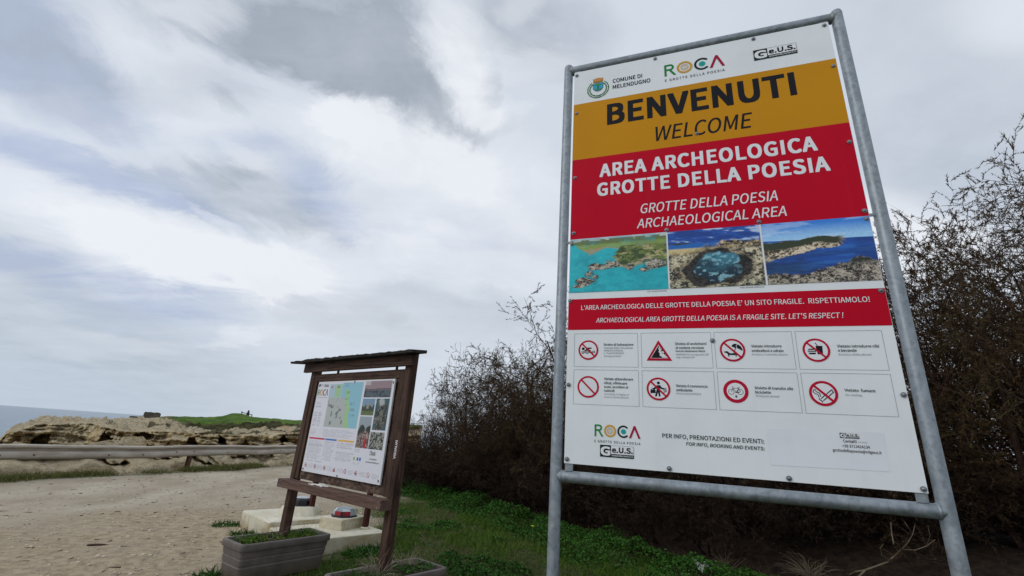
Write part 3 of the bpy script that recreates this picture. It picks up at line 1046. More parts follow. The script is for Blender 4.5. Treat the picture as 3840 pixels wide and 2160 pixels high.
def build_sign():
    t = thing('welcome_sign', 'tall white, yellow and red welcome sign in a galvanised pipe frame', 'sign', S_BASE - Vector((0, 0, S_BASE.z)), S_YAW)
    z0 = S_BASE.z
    r = .030
    for u in (-.046, 1.556):
        m = MB()
        m.tube([(u, .02, -.35), (u, .02, z0 + 2.60), (u, .02, z0 + 2.615), (u, .02, z0 + 2.622)], [r, r, r * .85, r * .45], 24)
        m.obj('post', 'galvanised', t, True)
    for v in (2.572, -.064):
        m = MB()
        m.tube([(-.046, .02, z0 + v), (1.556, .02, z0 + v)], r * .97, 24, False)
        for u in (-.046 + r, 1.556 - r):                   # weld beads
            m.tube([(u - .006, .02, z0 + v), (u, .02, z0 + v), (u + .006, .02, z0 + v)], [r * .99, r * 1.09, r * .99], 20, False)
        m.obj('crossbar', 'galvanised', t, True)
    pan = MB()
    pan.box((0, 0, z0), (SW, .004, z0 + SH), 0, .001)
    pan = pan.obj('panel', 'white_panel', t)
    for v0, v1 in ((SH - .03, 2.545), (-.036, .03)):
        for u in (.003, 1.458):
            m = MB()
            m.box((u, .005, z0 + v0), (u + .042, .013, z0 + v1 + (.012 if v1 > 1 else 0)), 2, .002)
            m.obj('mounting_lug', 'galvanised', t)
    for u0, u1, v in ((-.02, .03, 1.245), (1.47, 1.53, 1.268)):
        m = MB()
        m.box((u0, .006, z0 + v - .008), (u1, .014, z0 + v + .008), 0, .002)
        m.obj('side_bracket', 'galvanised', t)
    pr = MB()
    bolts = [(.017, 2.505), (.533, 2.516), (1.108, 2.516), (1.479, 2.512), (.021, 2.185), (1.481, 2.207), (1.481, 1.697), (.021, 1.687),
             (.021, 1.300), (.551, 1.272), (1.015, 1.275), (1.484, 1.288), (.013, 1.229), (1.486, 1.243), (.010, .872), (1.483, .868),
             (.744, .635), (.014, .397), (1.486, .391), (.015, .021), (.511, .015), (1.009, .015), (1.486, .016), (.748, 1.888)]
    for (u, v) in bolts:
        m = MB()
        m.tube([(u, -.0025, z0 + v), (u, -.005, z0 + v)], .0115, 12)
        m.dome((u, -.005, z0 + v), .0085, .006, (0, -1, 0), 10, 3)
        m.obj('bolt', 'bolt_steel', t, True)

    def sub(name, P, label=None):
        o = P.obj(name, pan, label)
        o.location = (0, 0, z0)
        return o
    P = Print(); P.rect(.0015, 1.820, SW - .0015, 2.259, 'yellow_ink', .0012); sub('colour_band', P, 'amber yellow band printed across the panel')
    P = Print(); P.rect(.0015, 1.2595, SW - .0015, 1.820, 'red_ink', .0012); sub('colour_band', P, 'wide crimson band with the name of the site')
    P = Print(); P.rect(.0015, .701, SW - .0015, .881, 'red_ink', .0012); sub('colour_band', P, 'narrow crimson band under the photographs')
    P = Print(); P.rect(.0015, .920, SW - .0015, 1.2595, 'white_ink', .0010); sub('picture_strip', P)
    for (u0, u1, fn, lb) in ((.003, .547, bay_photo, 'printed photograph of a turquoise bay from the air'), (.5555, 1.013, pool_photo, 'printed photograph of a rock pool under clouds'),
                             (1.0225, 1.4985, coast_photo, 'printed photograph of a rocky blue inlet')):
        o = picture('printed_photograph', u0, .9205, u1, 1.259, .002, 260, 164, fn, pan, lb, 1.3)
        o.location = (0, 0, z0)
    d = .002
    P = Print()
    crest(P, (.163, .375 + 2.0), d)
    sub('municipal_crest', P)
    P = Print()
    P.text('COMUNE DI', .260, .448, 2.3835, .031, 'black_ink', d, .012)
    P.text('MELENDUGNO', .259, .498, 2.334, .031, 'black_ink', d, .012)
    sub('lettering', P)
    P = Print()
    roca_logo(P, .586, 2.356, 1.0, d)
    P.text('E GROTTE DELLA POESIA', .587, .933, 2.3135, .0175, 'dark_green_ink', d, .006, 0, 1.15)
    sub('site_logo', P)
    P = Print(); geus_logo(P, 1.097, 2.348, 1.324, 2.426, .0016); sub('operator_logo', P)
    P = Print()
    P.text('BENVENUTI', .222, 1.287, 2.052, .163, 'black_ink', d, .034, 0, 1.03)
    sub('lettering', P)
    P = Print()
    P.text('WELCOME', .500, 1.050, 1.876, .104, 'black_ink', d, 0.006, .16, 1.0)
    sub('lettering', P)
    P = Print()
    P.text('AREA ARCHEOLOGICA', .175, 1.337, 1.6695, .0935, 'white_ink', d, .032, 0, 1.05)
    sub('lettering', P)
    P = Print()
    P.text('GROTTE DELLA POESIA', .161, 1.377, 1.5375, .0905, 'white_ink', d, .032, 0, 1.05)
    sub('lettering', P)
    P = Print()
    P.text('GROTTE DELLA POESIA', .410, 1.128, 1.392, .0615, 'white_ink', d, .006, .16, 1.0)
    sub('lettering', P)
    P = Print()
    P.text('ARCHAEOLOGICAL AREA', .390, 1.158, 1.2975, .0585, 'white_ink', d, .006, .16, 1.0)
    sub('lettering', P)
    P = Print()
    P.text("L'AREA ARCHEOLOGICA DELLE GROTTE DELLA POESIA E' UN SITO FRAGILE.  RISPETTIAMOLO!", .075, 1.433, .8155, .0262, 'white_ink', d, .008)
    sub('lettering', P)
    P = Print()
    P.text("ARCHAEOLOGICAL AREA GROTTE DELLA POESIA IS A FRAGILE SITE. LET'S RESPECT !", .159, 1.320, .7405, .0262, 'white_ink', d, .008, .16)
    sub('lettering', P)
    P = Print()
    P.text('Foto: SALENTO DRONE', .436, .537, .9070, .007, 'black_ink', d)
    sub('lettering', P)
    P = Print()
    P.text('Foto: DAVIDE MARULLO', .894, 1.003, .9075, .007, 'black_ink', d)
    sub('lettering', P)
    us = [(.040, .380), (.3965, .738), (.752, 1.0955), (1.109, 1.454)]
    vs = [(.496, .679), (.297, .480)]
    kinds = [['swim', 'cliff', 'sunbed', 'food'], ['plain', 'hawker', 'bicycle', 'smoke']]
    cs = [[(.118, .587), (.4835, .583), (.831, .587), (1.187, .587)], [(.119, .389), (.475, .388), (.829, .387), (1.189, .388)]]
    rr = [[.054, .056, .0572, .0555], [.057, .0572, .0548, .0562]]
    B, G = 'black_ink', 'grey_ink'
    tx = [[[('Divieto di balneazione', .202, .357, .6105, B), ('Ordinanza Ufficio Circondariale', .202, .353, .5945, G), ('Marittimo di Otranto', .202, .303, .5805, G), ('n. 73 del 05/08/2014', .202, .306, .566, G), ('Bathing prohibited', .202, .291, .5505, 'pale_grey_ink')],
           [('Divieto di avvicinarsi', .567, .714, .614, B), ('al costone roccioso', .567, .701, .593, B), ('Pericolo sfaldamento falesia', .567, .706, .5775, B), ('WARNING! Do not approach cliff', .567, .721, .5605, 'pale_grey_ink'), ('edge. Unstable cliff', .567, .654, .5465, 'pale_grey_ink')],
           [('Vietato introdurre', .916, 1.046, .6005, B), ('ombrelloni e sdraio', .916, 1.052, .578, B), ('No chairs or umbrellas allowed', .916, 1.065, .562, 'pale_grey_ink')],
           [('Vietato introdurre cibi', 1.272, 1.433, .5995, B), ('e bevande', 1.273, 1.345, .5795, B), ('No food or drinks allowed', 1.273, 1.397, .563, 'pale_grey_ink')]],
          [[('Vietato abbandonare', .203, .351, .427, B), ('rifiuti, effettuare', .203, .321, .4055, B), ('scavi, accedere ai', .203, .325, .386, B), ('cunicoli', .203, .256, .3665, B), ('No dumping, no digging, no', .203, .329, .351, 'pale_grey_ink'), ('access to tunnels allowed', .203, .326, .336, 'pale_grey_ink')],
           [('Vietato il commercio', .559, .705, .400, B), ('ambulante', .560, .635, .3795, B), ('Street trade prohibited', .559, .672, .365, 'pale_grey_ink')],
           [('Divieto di transito alle', .913, 1.071, .3995, B), ('biciclette', .912, .978, .3795, B), ('NO bicycles allowed', .913, 1.010, .3645, 'pale_grey_ink')],
           [('Vietato  fumare', 1.272, 1.387, .399, B), ('No  smoking', 1.274, 1.334, .3805, 'pale_grey_ink')]]]
    desc = {'swim': 'no bathing notice with a crossed-out swimmer', 'cliff': 'triangular falling rocks warning', 'sunbed': 'no parasols or sunbeds notice', 'food': 'no food or drink notice',
            'plain': 'no dumping notice with an empty crossed circle', 'hawker': 'no street trade notice with a crossed-out hawker', 'bicycle': 'no bicycles notice with a red ring', 'smoke': 'no smoking notice'}
    for j in range(2):
        for i in range(4):
            P = Print()
            P.frame(us[i][0], vs[j][0], us[i][1], vs[j][1], .0014, 'grey_ink', .0016)
            pictogram(P, kinds[j][i], cs[j][i], rr[j][i], .0016)
            for (s, a, b, v, ink) in tx[j][i]:
                P.text(s, a, b, v, .0125 if ink == B and s[0:8] != 'Pericolo' else .0088, ink, d, .009 if ink == B else .004)
            sub('prohibition_notice', P, desc[kinds[j][i]])
    P = Print()
    roca_logo(P, .155, .1415, .645, d)
    P.text('E GROTTE DELLA POESIA', .155, .380, .1125, .0115, 'dark_green_ink', d, .006, 0, 1.15)
    sub('site_logo', P)
    P = Print(); geus_logo(P, .183, .046, .348, .1025, .0016); sub('operator_logo', P)
    P = Print()
    P.text('PER INFO, PRENOTAZIONI ED EVENTI:', .485, .927, .1545, .0195, 'black_ink', d, .007)
    sub('lettering', P)
    P = Print()
    P.text('FOR INFO, BOOKING AND EVENTS:', .592, .927, .125, .0155, 'black_ink', d, .008, .16)
    sub('lettering', P)
    P = Print(); P.poly([(.943, .222), (1.388, .229), (1.384, .073), (.943, .065)], 'patch_vinyl', .0010); sub('sticker_patch', P)
    P = Print()
    geus_logo(P, 1.226, .198, 1.297, .2195, .0016)
    sub('lettering', P)
    P = Print()
    P.text('Contatti', 1.235, 1.284, .180, .012, 'black_ink', d, .008)
    P.text('(contacts)', 1.289, 1.323, .181, .008, 'pale_grey_ink', d)
    sub('lettering', P)
    P = Print()
    P.text('+39 3713424134', 1.229, 1.329, .160, .0115, 'black_ink', d, .006)
    P.text('grottedellapoesia@srlgeus.it', 1.191, 1.367, .1405, .0115, 'black_ink', d, .006)
    sub('lettering', P)
    return t


build_sign()

# ------------------------------------------------------------------ the wooden notice board
K_YAW = -math.radians(39.076)
K_O = np.array([-2.22364, 5.52, 0.0])
KD = np.array([math.cos(K_YAW), math.sin(K_YAW), 0])
KN = np.array([-math.sin(K_YAW), math.cos(K_YAW), 0])


def board_sheet(X, Y):
    """the printed map sheet, Y up, W x H = 1.44 x 0.99"""
    V = 1 - Y
    img = np.ones(X.shape + (3,)) * np.array([.70, .70, .76])
    R = lambda a, b, c, dd: ((X > a) & (X < c) & (V > b) & (V < dd)).astype(float)

    def words(a, b, c, dd, rows, ink=.45, seed=0):
        nonlocal img
        ph = (V - b) / (dd - b) * rows
        row = np.floor(ph)
        ends = c - (c - a) * .35 * (_hash(row.astype(np.int64), 3, seed, 7) ** 2)
        gap = vnoise(X * 90, row * 7.3, 0, seed) > -.55
        m = R(a, b, c, dd) * (ph - row < .55) * (X < ends) * gap
        img = lay(img, m * ink, [.16, .17, .20])
    n = fbm(X * 18, V * 13, 0, 4, 3)
    # map: sea, shore, inland, inset
    img = lay(img, R(.36, .02, .635, .51), lin(140, 190, 206))
    img = lay(img, R(.18, .035, .36, .19), lin(168, 194, 206))
    img = lay(img, R(.185, .04, .35, .18) * ss(.26, .29, X + .02 * n), lin(160, 196, 150))
    img = lay(img, R(.19, .185, .54, .512) * ss(.02, .0, X - (.45 + .16 * (V - .18) + .012 * n)), lin(176, 182, 178))
    sh = np.abs(X - (.455 + .15 * (V - .18) + .014 * n))
    img = lay(img, R(.36, .10, .56, .512) * ss(.028, .016, sh), lin(158, 200, 138))
    img = lay(img, R(.19, .19, .48, .51) * ss(.02, .0, np.abs(fbm(X * 9, V * 8, 0, 2, 14))) * .35, lin(214, 214, 210))
    img = lay(img, R(.19, .19, .45, .51) * (fbm(X * 26, V * 22, 0, 2, 77) > .62) * .7, lin(70, 74, 80))
    img = lay(img, R(.20, .055, .23, .075), lin(200, 90, 100))
    img = lay(img, R(.29, .06, .325, .075), lin(110, 110, 140))
    for a, b in ((.42, .19), (.50, .24), (.51, .30), (.52, .37), (.43, .12)):
        words(a, b, a + .06, b + .03, 2, .7, int(a * 100))
    words(.39, .03, .46, .075, 3, .4, 3)
    # legend columns and body copy
    words(.02, .232, .105, .30, 5, .4, 4)
    words(.014, .35, .075, .51, 8, .42, 5)
    words(.085, .35, .14, .51, 8, .42, 6)
    words(.012, .545, .10, .61, 4, .3, 7)
    words(.205, .535, .632, .62, 7, .35, 8)
    img = lay(img, R(.019, .634, .243, .652), lin(190, 40, 84))
    img = lay(img, R(.255, .634, .412, .652), lin(70, 120, 186))
    img = lay(img, R(.427, .634, .634, .652), lin(222, 172, 70))
    words(.022, .66, .243, .86, 15, .34, 9)
    words(.254, .664, .405, .86, 15, .34, 10)
    words(.424, .664, .635, .72, 4, .38, 11)
    words(.43, .755, .655, .85, 7, .34, 12)
    words(.034, .876, .316, .886, 1, .6, 13)
    words(.66, .706, .74, .745, 2, .3, 14)
    for a, col in ((.66, (150, 176, 70)), (.70, (60, 110, 180)), (.73, (60, 110, 180))):
        img = lay(img, R(a, .782, a + .022, .812), lin(*col))
    words(.66, .83, .76, .86, 2, .35, 15)
    for a in (.075, .209, .345, .483, .62, .752, .893):
        words(a, .912, a + .085, .962, 4, .36, int(a * 77))
    words(.843, .776, .93, .79, 1, .6, 22)
    words(.81, .806, .962, .819, 1, .6, 23)

    def photo(a, b, c, dd, fn):
        nonlocal img
        m = R(a, b, c, dd)
        img = lay(img, m, fn((X - a) / (c - a), (V - b) / (dd - b)))

    def dusk(x, y):
        k = np.ones(x.shape + (3,)) * lin(150, 128, 134)
        hz = .50 + .06 * np.sin(x * 4) * ss(.6, .3, x)
        k = lay(k, ss(0, .04, y - hz), lin(84, 94, 102))
        k = lay(k, ss(.04, .01, np.abs(y - hz + .02)), lin(56, 56, 66))
        k = lay(k, ss(.25, .6, fbm(x * 7, y * 6, 0, 3, 61)) * (y > .6), lin(52, 58, 66))
        k = lay(k, ((x < .22) & (y < .25)).astype(float) * .8, lin(190, 186, 190))
        return k

    def tower(x, y):
        k = np.ones(x.shape + (3,)) * lin(118, 148, 172)
        k = lay(k, ss(.4, .46, y + .1 * fbm(x * 6, y * 6, 0, 3, 62)), lin(60, 70, 56))
        k = lay(k, ss(.72, .76, y), lin(96, 108, 66))
        k = lay(k, ((x > .38) & (x < .56) & (y > .25) & (y < .62)).astype(float), lin(150, 144, 130))
        return k

    def aerial(x, y):
        k = np.ones(x.shape + (3,)) * lin(52, 92, 96)
        e = ((x - .5) / .42) ** 2 + ((y - .62) / .5) ** 2 + .5 * fbm(x * 5, y * 7, 0, 4, 63)
        k = lay(k, ss(1.2, .9, e), rocky(x, y, 7, 64, (44, 46, 44), (128, 128, 118)))
        k = lay(k, ss(.25, .1, np.hypot(x - .35, y - .12) + .15 * fbm(x * 8, y * 8, 0, 3, 65)), lin(170, 174, 172))
        return k

    def parade(x, y):
        k = np.ones(x.shape + (3,)) * lin(150, 160, 168)
        k = lay(k, ss(.12, .24, y + .35 * np.abs(x - .62) * 0 + .3 * fbm(x * 5, y * 5, 0, 3, 66) - .25 * ss(.25, .0, np.abs(x - .62))), lin(46, 54, 44))
        k = lay(k, ss(.5, .58, y - .3 * np.abs(x - .6) + .1), rocky(x, y, 15, 67, (40, 34, 36), (196, 170, 160)))
        k = lay(k, ss(.62, .75, y) * ss(.12, .05, np.abs(x - .72)), lin(176, 20, 50))
        return k

    def statues(x, y):
        return rocky(x, y, 8, 68, (24, 28, 26), (168, 170, 160))
    photo(.657, .018, .971, .184, dusk)
    photo(.658, .200, .809, .368, tower)
    photo(.823, .198, .974, .510, aerial)
    photo(.659, .384, .806, .692, parade)
    photo(.814, .527, .973, .693, statues)
    img = lay(img, ((X < .004) | (X > .996) | (Y < .005) | (Y > .995)).astype(float), [.62, .60, .52])
    return img


def build_notice_board():
    t = thing('notice_board', 'dark brown wooden notice board with a printed map sheet and a small roof', 'notice board', K_O, K_YAW)
    k = .9684
    Z = lambda z: 1.5 + (z - 1.5) * k
    w = .09
    xl0, xr0 = -.253 * k, 1.606 * k
    for x in (xl0, xr0):
        m = MB()
        m.box((x, 0, .10), (x + w, w, Z(2.30)), 2, .006)
        m.obj('post', 'dark_wood', t)
    m = MB()
    m.box((xl0 + w, .028, Z(.915)), (xr0, .048, Z(2.135)), 0, .002)
    m.obj('backboard', 'chipboard', t)
    for x0, x1, n in ((xl0 + w, xl0 + w + .07, 0), (xr0 - .075, xr0, 1)):           # side battens
        m = MB()
        m.box((x0, .008, Z(.915)), (x1, .027, Z(2.13)), 2, .003)
        m.obj('batten', 'dark_wood', t)
    m = MB()
    m.box((xl0 + w + .07, .008, Z(2.04)), (xr0 - .075, .026, Z(2.128)), 0, .003)
    m.obj('batten', 'dark_wood', t)
    m = MB()
    m.box((-.36, -.045, Z(2.155)), (1.70, -.002, Z(2.262)), 0, .004)
    m.obj('header_beam', 'dark_wood', t)
    # spacers in the slit below the header
    for x in (.32, 1.40):
        m = MB()
        m.box((x, .004, Z(2.12)), (x + .015, .03, Z(2.17)), 2, .002)
        m.obj('spacer', 'dark_wood', t)
    # roof: thin deck with ragged felt edge
    rng = random.Random(4)
    m = MB()
    nx = 60
    vs, fs = [], []
    for i in range(nx + 1):
        x = -.54 + 2.34 * i / nx
        j1, j2 = rng.uniform(-.004, .006), rng.uniform(-.006, .004)
        if 8 < i < 40:
            j1 += rng.uniform(0, .012)
        for (y, z) in ((-.14, 2.262 + j1 * .4), (-.145 + j2, 2.288 + j1), (.05, 2.315 + j1), (.05, 2.285)):
            vs.append((x, y, Z(z)))
    for i in range(nx):
        a, b = i * 4, i * 4 + 4
        for q in range(4):
            q2 = (q + 1) % 4
            fs.append((a + q, a + q2, b + q2, b + q))
    fs += [(3, 2, 1, 0), (nx * 4, nx * 4 + 1, nx * 4 + 2, nx * 4 + 3)]
    m.add(vs, fs)
    m.obj('roof', 'roof_felt', t)
    m = MB()
    m.box((-.265 * k, -.125, Z(.815)), (1.70 * k, -.002, Z(.905)), 0, .006)
    m.obj('ledge', 'ledge_wood', t)
    for x in (-.21, -.2, 1.60, 1.605):
        m = MB()
        z = Z(.835) if x in (-.21, 1.60) else Z(.885)
        m.dome((x, -.1248, z), .008, .004, (0, -1, 0), 8, 2)
        m.obj('bolt', 'bolt_steel', t)
    # printed sheet on its own thin panel
    W, Hh = 1.44256, .99084
    z0 = 1.02436
    m = MB()
    m.box((0, -.008, z0), (W, .0065, z0 + Hh), 0, .001)
    sh = m.obj('map_sheet', 'panel_edge', t)
    pc = picture('printed_map', 0, 0, W, Hh, .0095, 240, 165, board_sheet, sh)
    pc.location = (0, 0, z0)
    P = Print()
    U = lambda x: x * W
    VV = lambda y: (1 - y) * Hh
    def put(name):
        nonlocal P
        q = P.obj(name, sh)
        q.location = (0, 0, z0)
        P = Print()
    for ch, a, b, ink in (('R', .012, .045, 'green_ink'), ('O', .05, .088, 'ochre_ink'), ('C', .093, .128, 'dark_green_ink'), ('\u039b', .132, .166, 'crimson_ink')):
        P.text(ch, U(a), U(b), VV(.162), .070, ink, .0115, .0)
    put('site_logo')
    P.text('E GROTTE DELLA POESIA', U(.02), U(.165), VV(.188), .009, 'grey_ink', .0115)
    put('lettering')
    geus_logo(P, U(.092), VV(.060), U(.158), VV(.030), .0110)
    put('operator_logo')
    P.disc((U(.022), VV(.043)), .014, 'dark_green_ink', .0115, 12, .02)
    put('municipal_crest')
    P.text('COMUNE DI', U(.035), U(.078), VV(.038), .007, 'black_ink', .0115)
    put('lettering')
    P.text('MELENDUGNO', U(.035), U(.080), VV(.05), .007, 'black_ink', .0115)
    put('lettering')
    geus_logo(P, U(.842), VV(.746), U(.905), VV(.708), .0110)
    put('operator_logo')
    P.text('+39 3713424134', U(.843), U(.93), VV(.790), .011, 'black_ink', .0115)
    put('lettering')
    P.text('grottedellapoesia@srlgeus.it', U(.81), U(.962), VV(.819), .011, 'black_ink', .0115)
    put('lettering')
    for x, kd in ((.045, 'swim'), (.179, 'sunbed'), (.314, 'food'), (.447, 'cliff'), (.586, 'bicycle'), (.718, 'hawker'), (.859, 'plain')):
        pictogram(P, kd, (U(x), VV(.931)), .0225, .0110)
        put('prohibition_symbol')
    for x, y in ((.985, .035), (.515, .012), (.02, .975), (.50, .985), (.98, .965)):
        m = MB()
        m.tube([(U(x), -.0096, z0 + VV(y)), (U(x), -.014, z0 + VV(y))], .008, 8)
        m.box((U(x) - .003, -.0135, z0 + VV(y) - .016), (U(x) + .003, -.0098, z0 + VV(y)), 2, .0005)
        m.obj('fixing_clip', 'lid_black', sh)
    # maker's name up the right post
    vs, fs = raw_text('VISUALIA!', .01)
    x0, x1 = vs[:, 0].min(), vs[:, 0].max()
    L = .165
    kk = L / (x1 - x0)
    ky = .030 / CAPH
    pts = [(xr0 + .035 - v[1] * ky + .015, -.0012, Z(1.26) + (v[0] - x0) * kk) for v in vs]
    o = mesh_obj('lettering', pts, fs, 'white_ink', t)
    return t


build_notice_board()
kb = lambda x, y, z: tuple(K_O + KD * x + KN * y + np.array([0, 0, z]))
# crumpled paper lying on the ledge
rng = random.Random(2)
vs, fs = [], []
for i in range(9):
    for j in range(5):
        vs.append((i * .032 + rng.uniform(-.006, .006) + j * .006, j * .020 - .11, .878 + .0245 + abs(rng.uniform(0, .010)) + .012 * (1 if (i in (4, 5) and j > 1) else 0)))
for i in range(8):
    for j in range(4):
        if rng.random() < .93:
            fs.append((i * 5 + j, i * 5 + 5 + j, i * 5 + 6 + j, i * 5 + 1 + j))
o = mesh_obj('paper_scrap', [tuple(np.array(kb(.36 + v[0], v[1] - .0, v[2] + .022)) - np.array([0, 0, .0])) for v in vs], fs, 'paper_white')
md = o.modifiers.new('thickness', 'SOLIDIFY'); md.thickness = .002
tag(o, 'crumpled white paper lying on the ledge of the wooden notice board', 'paper')

# ------------------------------------------------------------------ troughs with weeds


def leaf_strips(base, direc, length, width, seed, bend=.35, seg=2):
    """many thin blades as numpy arrays: base Nx3, direc Nx3 unit, length N, width N"""
    rs = np.random.RandomState(seed)
    n = len(base)
    side = np.cross(direc, rs.normal(size=(n, 3)))
    side /= np.linalg.norm(side, axis=1, keepdims=True) + 1e-9
    bendv = np.cross(side, direc)
    rows = []
    for s in range(seg + 1):
        t = s / seg
        c = base + direc * (length * t)[:, None] + bendv * (bend * length * t * t)[:, None]
        c[:, 2] -= .25 * bend * length * t * t
        wv = (width * (1 - .85 * t) * .5)[:, None] * side
        rows += [c - wv, c + wv]
    V = np.stack(rows, 1)                      # n, 2(seg+1), 3
    k = 2 * (seg + 1)
    F = []
    for s in range(seg):
        F.append([2 * s, 2 * s + 1, 2 * s + 3, 2 * s + 2])
    F = np.array(F)
    faces = (F[None] + (np.arange(n) * k)[:, None, None]).reshape(-1, 4)
    cols = np.repeat(rs.rand(n, 3), k, axis=0)
    cols[:, 1] = cols[:, 1] ** 3
    return V.reshape(-1, 3), faces, cols


def leaf_discs(c, size, seed, tilt=.6):
    """small oval leaves with random facing"""
    rs = np.random.RandomState(seed)
    n = len(c)
    nor = rs.normal(size=(n, 3)) * tilt
    nor[:, 2] += 1
    nor /= np.linalg.norm(nor, axis=1, keepdims=True)
    u = np.cross(nor, rs.normal(size=(n, 3)))
    u /= np.linalg.norm(u, axis=1, keepdims=True)
    w = np.cross(nor, u)
    s = size[:, None]
    V = np.stack([c - u * s, c - w * s * .7, c + u * s, c + w * s * .7], 1).reshape(-1, 3)
    F = np.arange(n * 4).reshape(n, 4)
    cols = np.repeat(rs.rand(n, 3), 4, axis=0)
    cols[:, 1] = cols[:, 1] ** 2
    return V, F, cols


def merge(parts):
    vs, fs, cs, o = [], [], [], 0
    for V, F, Cc in parts:
        vs.append(V); fs.append(F + o); cs.append(Cc)
        o += len(V)
    return np.concatenate(vs), np.concatenate(fs), np.concatenate(cs)


def rrect(L, Wd, r, n=4):
    pts = []
    for cx, cy, a0 in ((L / 2 - r, Wd / 2 - r, 0), (-L / 2 + r, Wd / 2 - r, 90), (-L / 2 + r, -Wd / 2 + r, 180), (L / 2 - r, -Wd / 2 + r, 270)):
        for k in range(n + 1):
            a = math.radians(a0 + 90 * k / n)
            pts.append((cx + r * math.cos(a), cy + r * math.sin(a)))
    return pts


def build_trough(loc, yaw, label, L=1.0, Wd=.46, Hh=.35):
    t = thing('planter_trough', label, 'planter', loc, yaw, 'planter troughs under the notice board')
    rows = [(0, -.10, .03), (.004, -.095, .035), (.13, -.06, .04), (.134, -.066, .04), (.150, -.066, .04), (.154, -.055, .04), (.205, -.045, .04), (.209, -.052, .04), (.222, -.052, .04), (.226, -.042, .04), (.288, -.030, .04)]
    m = MB()
    vs, fs = [], []
    for z, d, r in rows:
        vs += [(x, y, z) for x, y in rrect(L + d, Wd + d, r)]
    n = 20
    for i in range(len(rows) - 1):
        for k in range(n):
            k2 = (k + 1) % n
            fs.append((i * n + k, i * n + k2, (i + 1) * n + k2, (i + 1) * n + k))
    fs.append(tuple(reversed(range(n))))
    m.add(vs, fs)
    m.obj('trough_body', 'trough_plastic', t, True)
    rim = [(.287, .0, .05), (.293, .004, .05), (.340, .004, .05), (.348, -.003, .048), (.351, -.014, .045), (.350, -.060, .035), (.344, -.070, .03), (.22, -.085, .03)]
    m = MB()
    vs, fs = [], []
    for z, d, r in rim:
        vs += [(x, y, z) for x, y in rrect(L + d, Wd + d, r)]
    for i in range(len(rim) - 1):
        for k in range(n):
            k2 = (k + 1) % n
            fs.append((i * n + k, i * n + k2, (i + 1) * n + k2, (i + 1) * n + k))
    m.add(vs, fs)
    m.obj('rim', 'trough_plastic', t, True)
    nx, ny = 36, 16
    X, Y = np.meshgrid(np.linspace(-L / 2 + .044, L / 2 - .044, nx), np.linspace(-Wd / 2 + .044, Wd / 2 - .044, ny))
    Zs = .315 + .02 * fbm(X * 6, Y * 6, loc[0] * 9, 3, 5)
    i = np.arange(nx * ny).reshape(ny, nx)
    F = np.stack([i[:-1, :-1].ravel(), i[:-1, 1:].ravel(), i[1:, 1:].ravel(), i[1:, :-1].ravel()], 1)
    mesh_obj('soil', np.stack([X.ravel(), Y.ravel(), Zs.ravel()], 1), F, 'soil', t, True)
    return t


T1 = ((-2.352, 5.585, 0), math.atan2(.786, .594))
T2 = ((-.905, 4.555, 0), math.atan2(.76, .65))
build_trough(*T1, 'grey plastic trough with green weeds round the left post of the notice board')
build_trough(*T2, 'grey plastic trough with dry stalks round the right post of the notice board')


def in_trough(T, n, seed, z=.32, L=.86, Wd=.34):
    rs = np.random.RandomState(seed)
    p = np.stack([(rs.rand(n) - .5) * L, (rs.rand(n) - .5) * Wd], 1)
    c, s = math.cos(T[1]), math.sin(T[1])
    return np.stack([T[0][0] + p[:, 0] * c - p[:, 1] * s, T[0][1] + p[:, 0] * s + p[:, 1] * c, np.full(n, z)], 1), p, rs


def up_dirs(rs, n, spread=.5):
    d = rs.normal(size=(n, 3)) * spread
    d[:, 2] = 1
    return d / np.linalg.norm(d, axis=1, keepdims=True)


b, p, rs = in_trough(T1, 1700, 1)
keep = ((p[:, 0] > .02) | (p[:, 0] < -.18)) & (fbm(p[:, 0] * 9, p[:, 1] * 9, 0, 3, 17) > -.15)
b, n = b[keep], keep.sum()
g1 = leaf_strips(b, up_dirs(rs, n, .6), .03 + .09 * rs.rand(n) ** 2, .004 + .004 * rs.rand(n), 3)
b, p, rs = in_trough(T1, 800, 7, .335)
g2 = leaf_discs(b + np.stack([np.zeros(800), np.zeros(800), rs.rand(800) * .03], 1), .006 + .008 * rs.rand(800), 4)
o = mesh_obj('green_weeds', *merge([g1, g2])[:2], 'grass_blade', cols=merge([g1, g2])[2])
tag(o, 'low green weeds and grass filling the left trough', 'weeds', kind='stuff')
b, p, rs = in_trough(T2, 900, 21)
keep = p[:, 0] < .05
b, n = b[keep], keep.sum()
g1 = leaf_strips(b, up_dirs(rs, n, .6), .03 + .10 * rs.rand(n) ** 2, .004 + .004 * rs.rand(n), 5)
b, p, rs = in_trough(T2, 800, 23, .335)
g2 = leaf_discs(b[p[:, 0] > .1] + np.array([0, 0, .02]), .010 + .012 * rs.rand((p[:, 0] > .1).sum()), 6)
mm = merge([g1, g2])
o = mesh_obj('green_weeds', mm[0], mm[1], 'clover_leaf', cols=mm[2])
tag(o, 'green weeds in the right trough among dry stalks', 'weeds', kind='stuff')


def stalk_clump(loc, n, h, seed, spread=.9, rad=.002):
    rng = np.random.RandomState(seed)
    m = MB()
    for k in range(n):
        a = rng.rand() * 2 * PI
        r0 = rng.rand() * .06
        p = np.array([loc[0] + r0 * math.cos(a), loc[1] + r0 * math.sin(a), loc[2]])
        d = np.array([math.cos(a) * spread * rng.rand(), math.sin(a) * spread * rng.rand(), .6 + .6 * rng.rand()])
        L = h * (.4 + .6 * rng.rand())
        pts = [p.copy()]
        for s in range(6):
            d = d + rng.normal(size=3) * .18 + np.array([0, 0, -.14 * spread])
            p = p + d / np.linalg.norm(d) * L / 6
            p[2] = max(p[2], loc[2] + .004)
            pts.append(p.copy())
        m.tube(pts, [rad * (1.2 - .13 * i) for i in range(7)], 4, False)
    return m


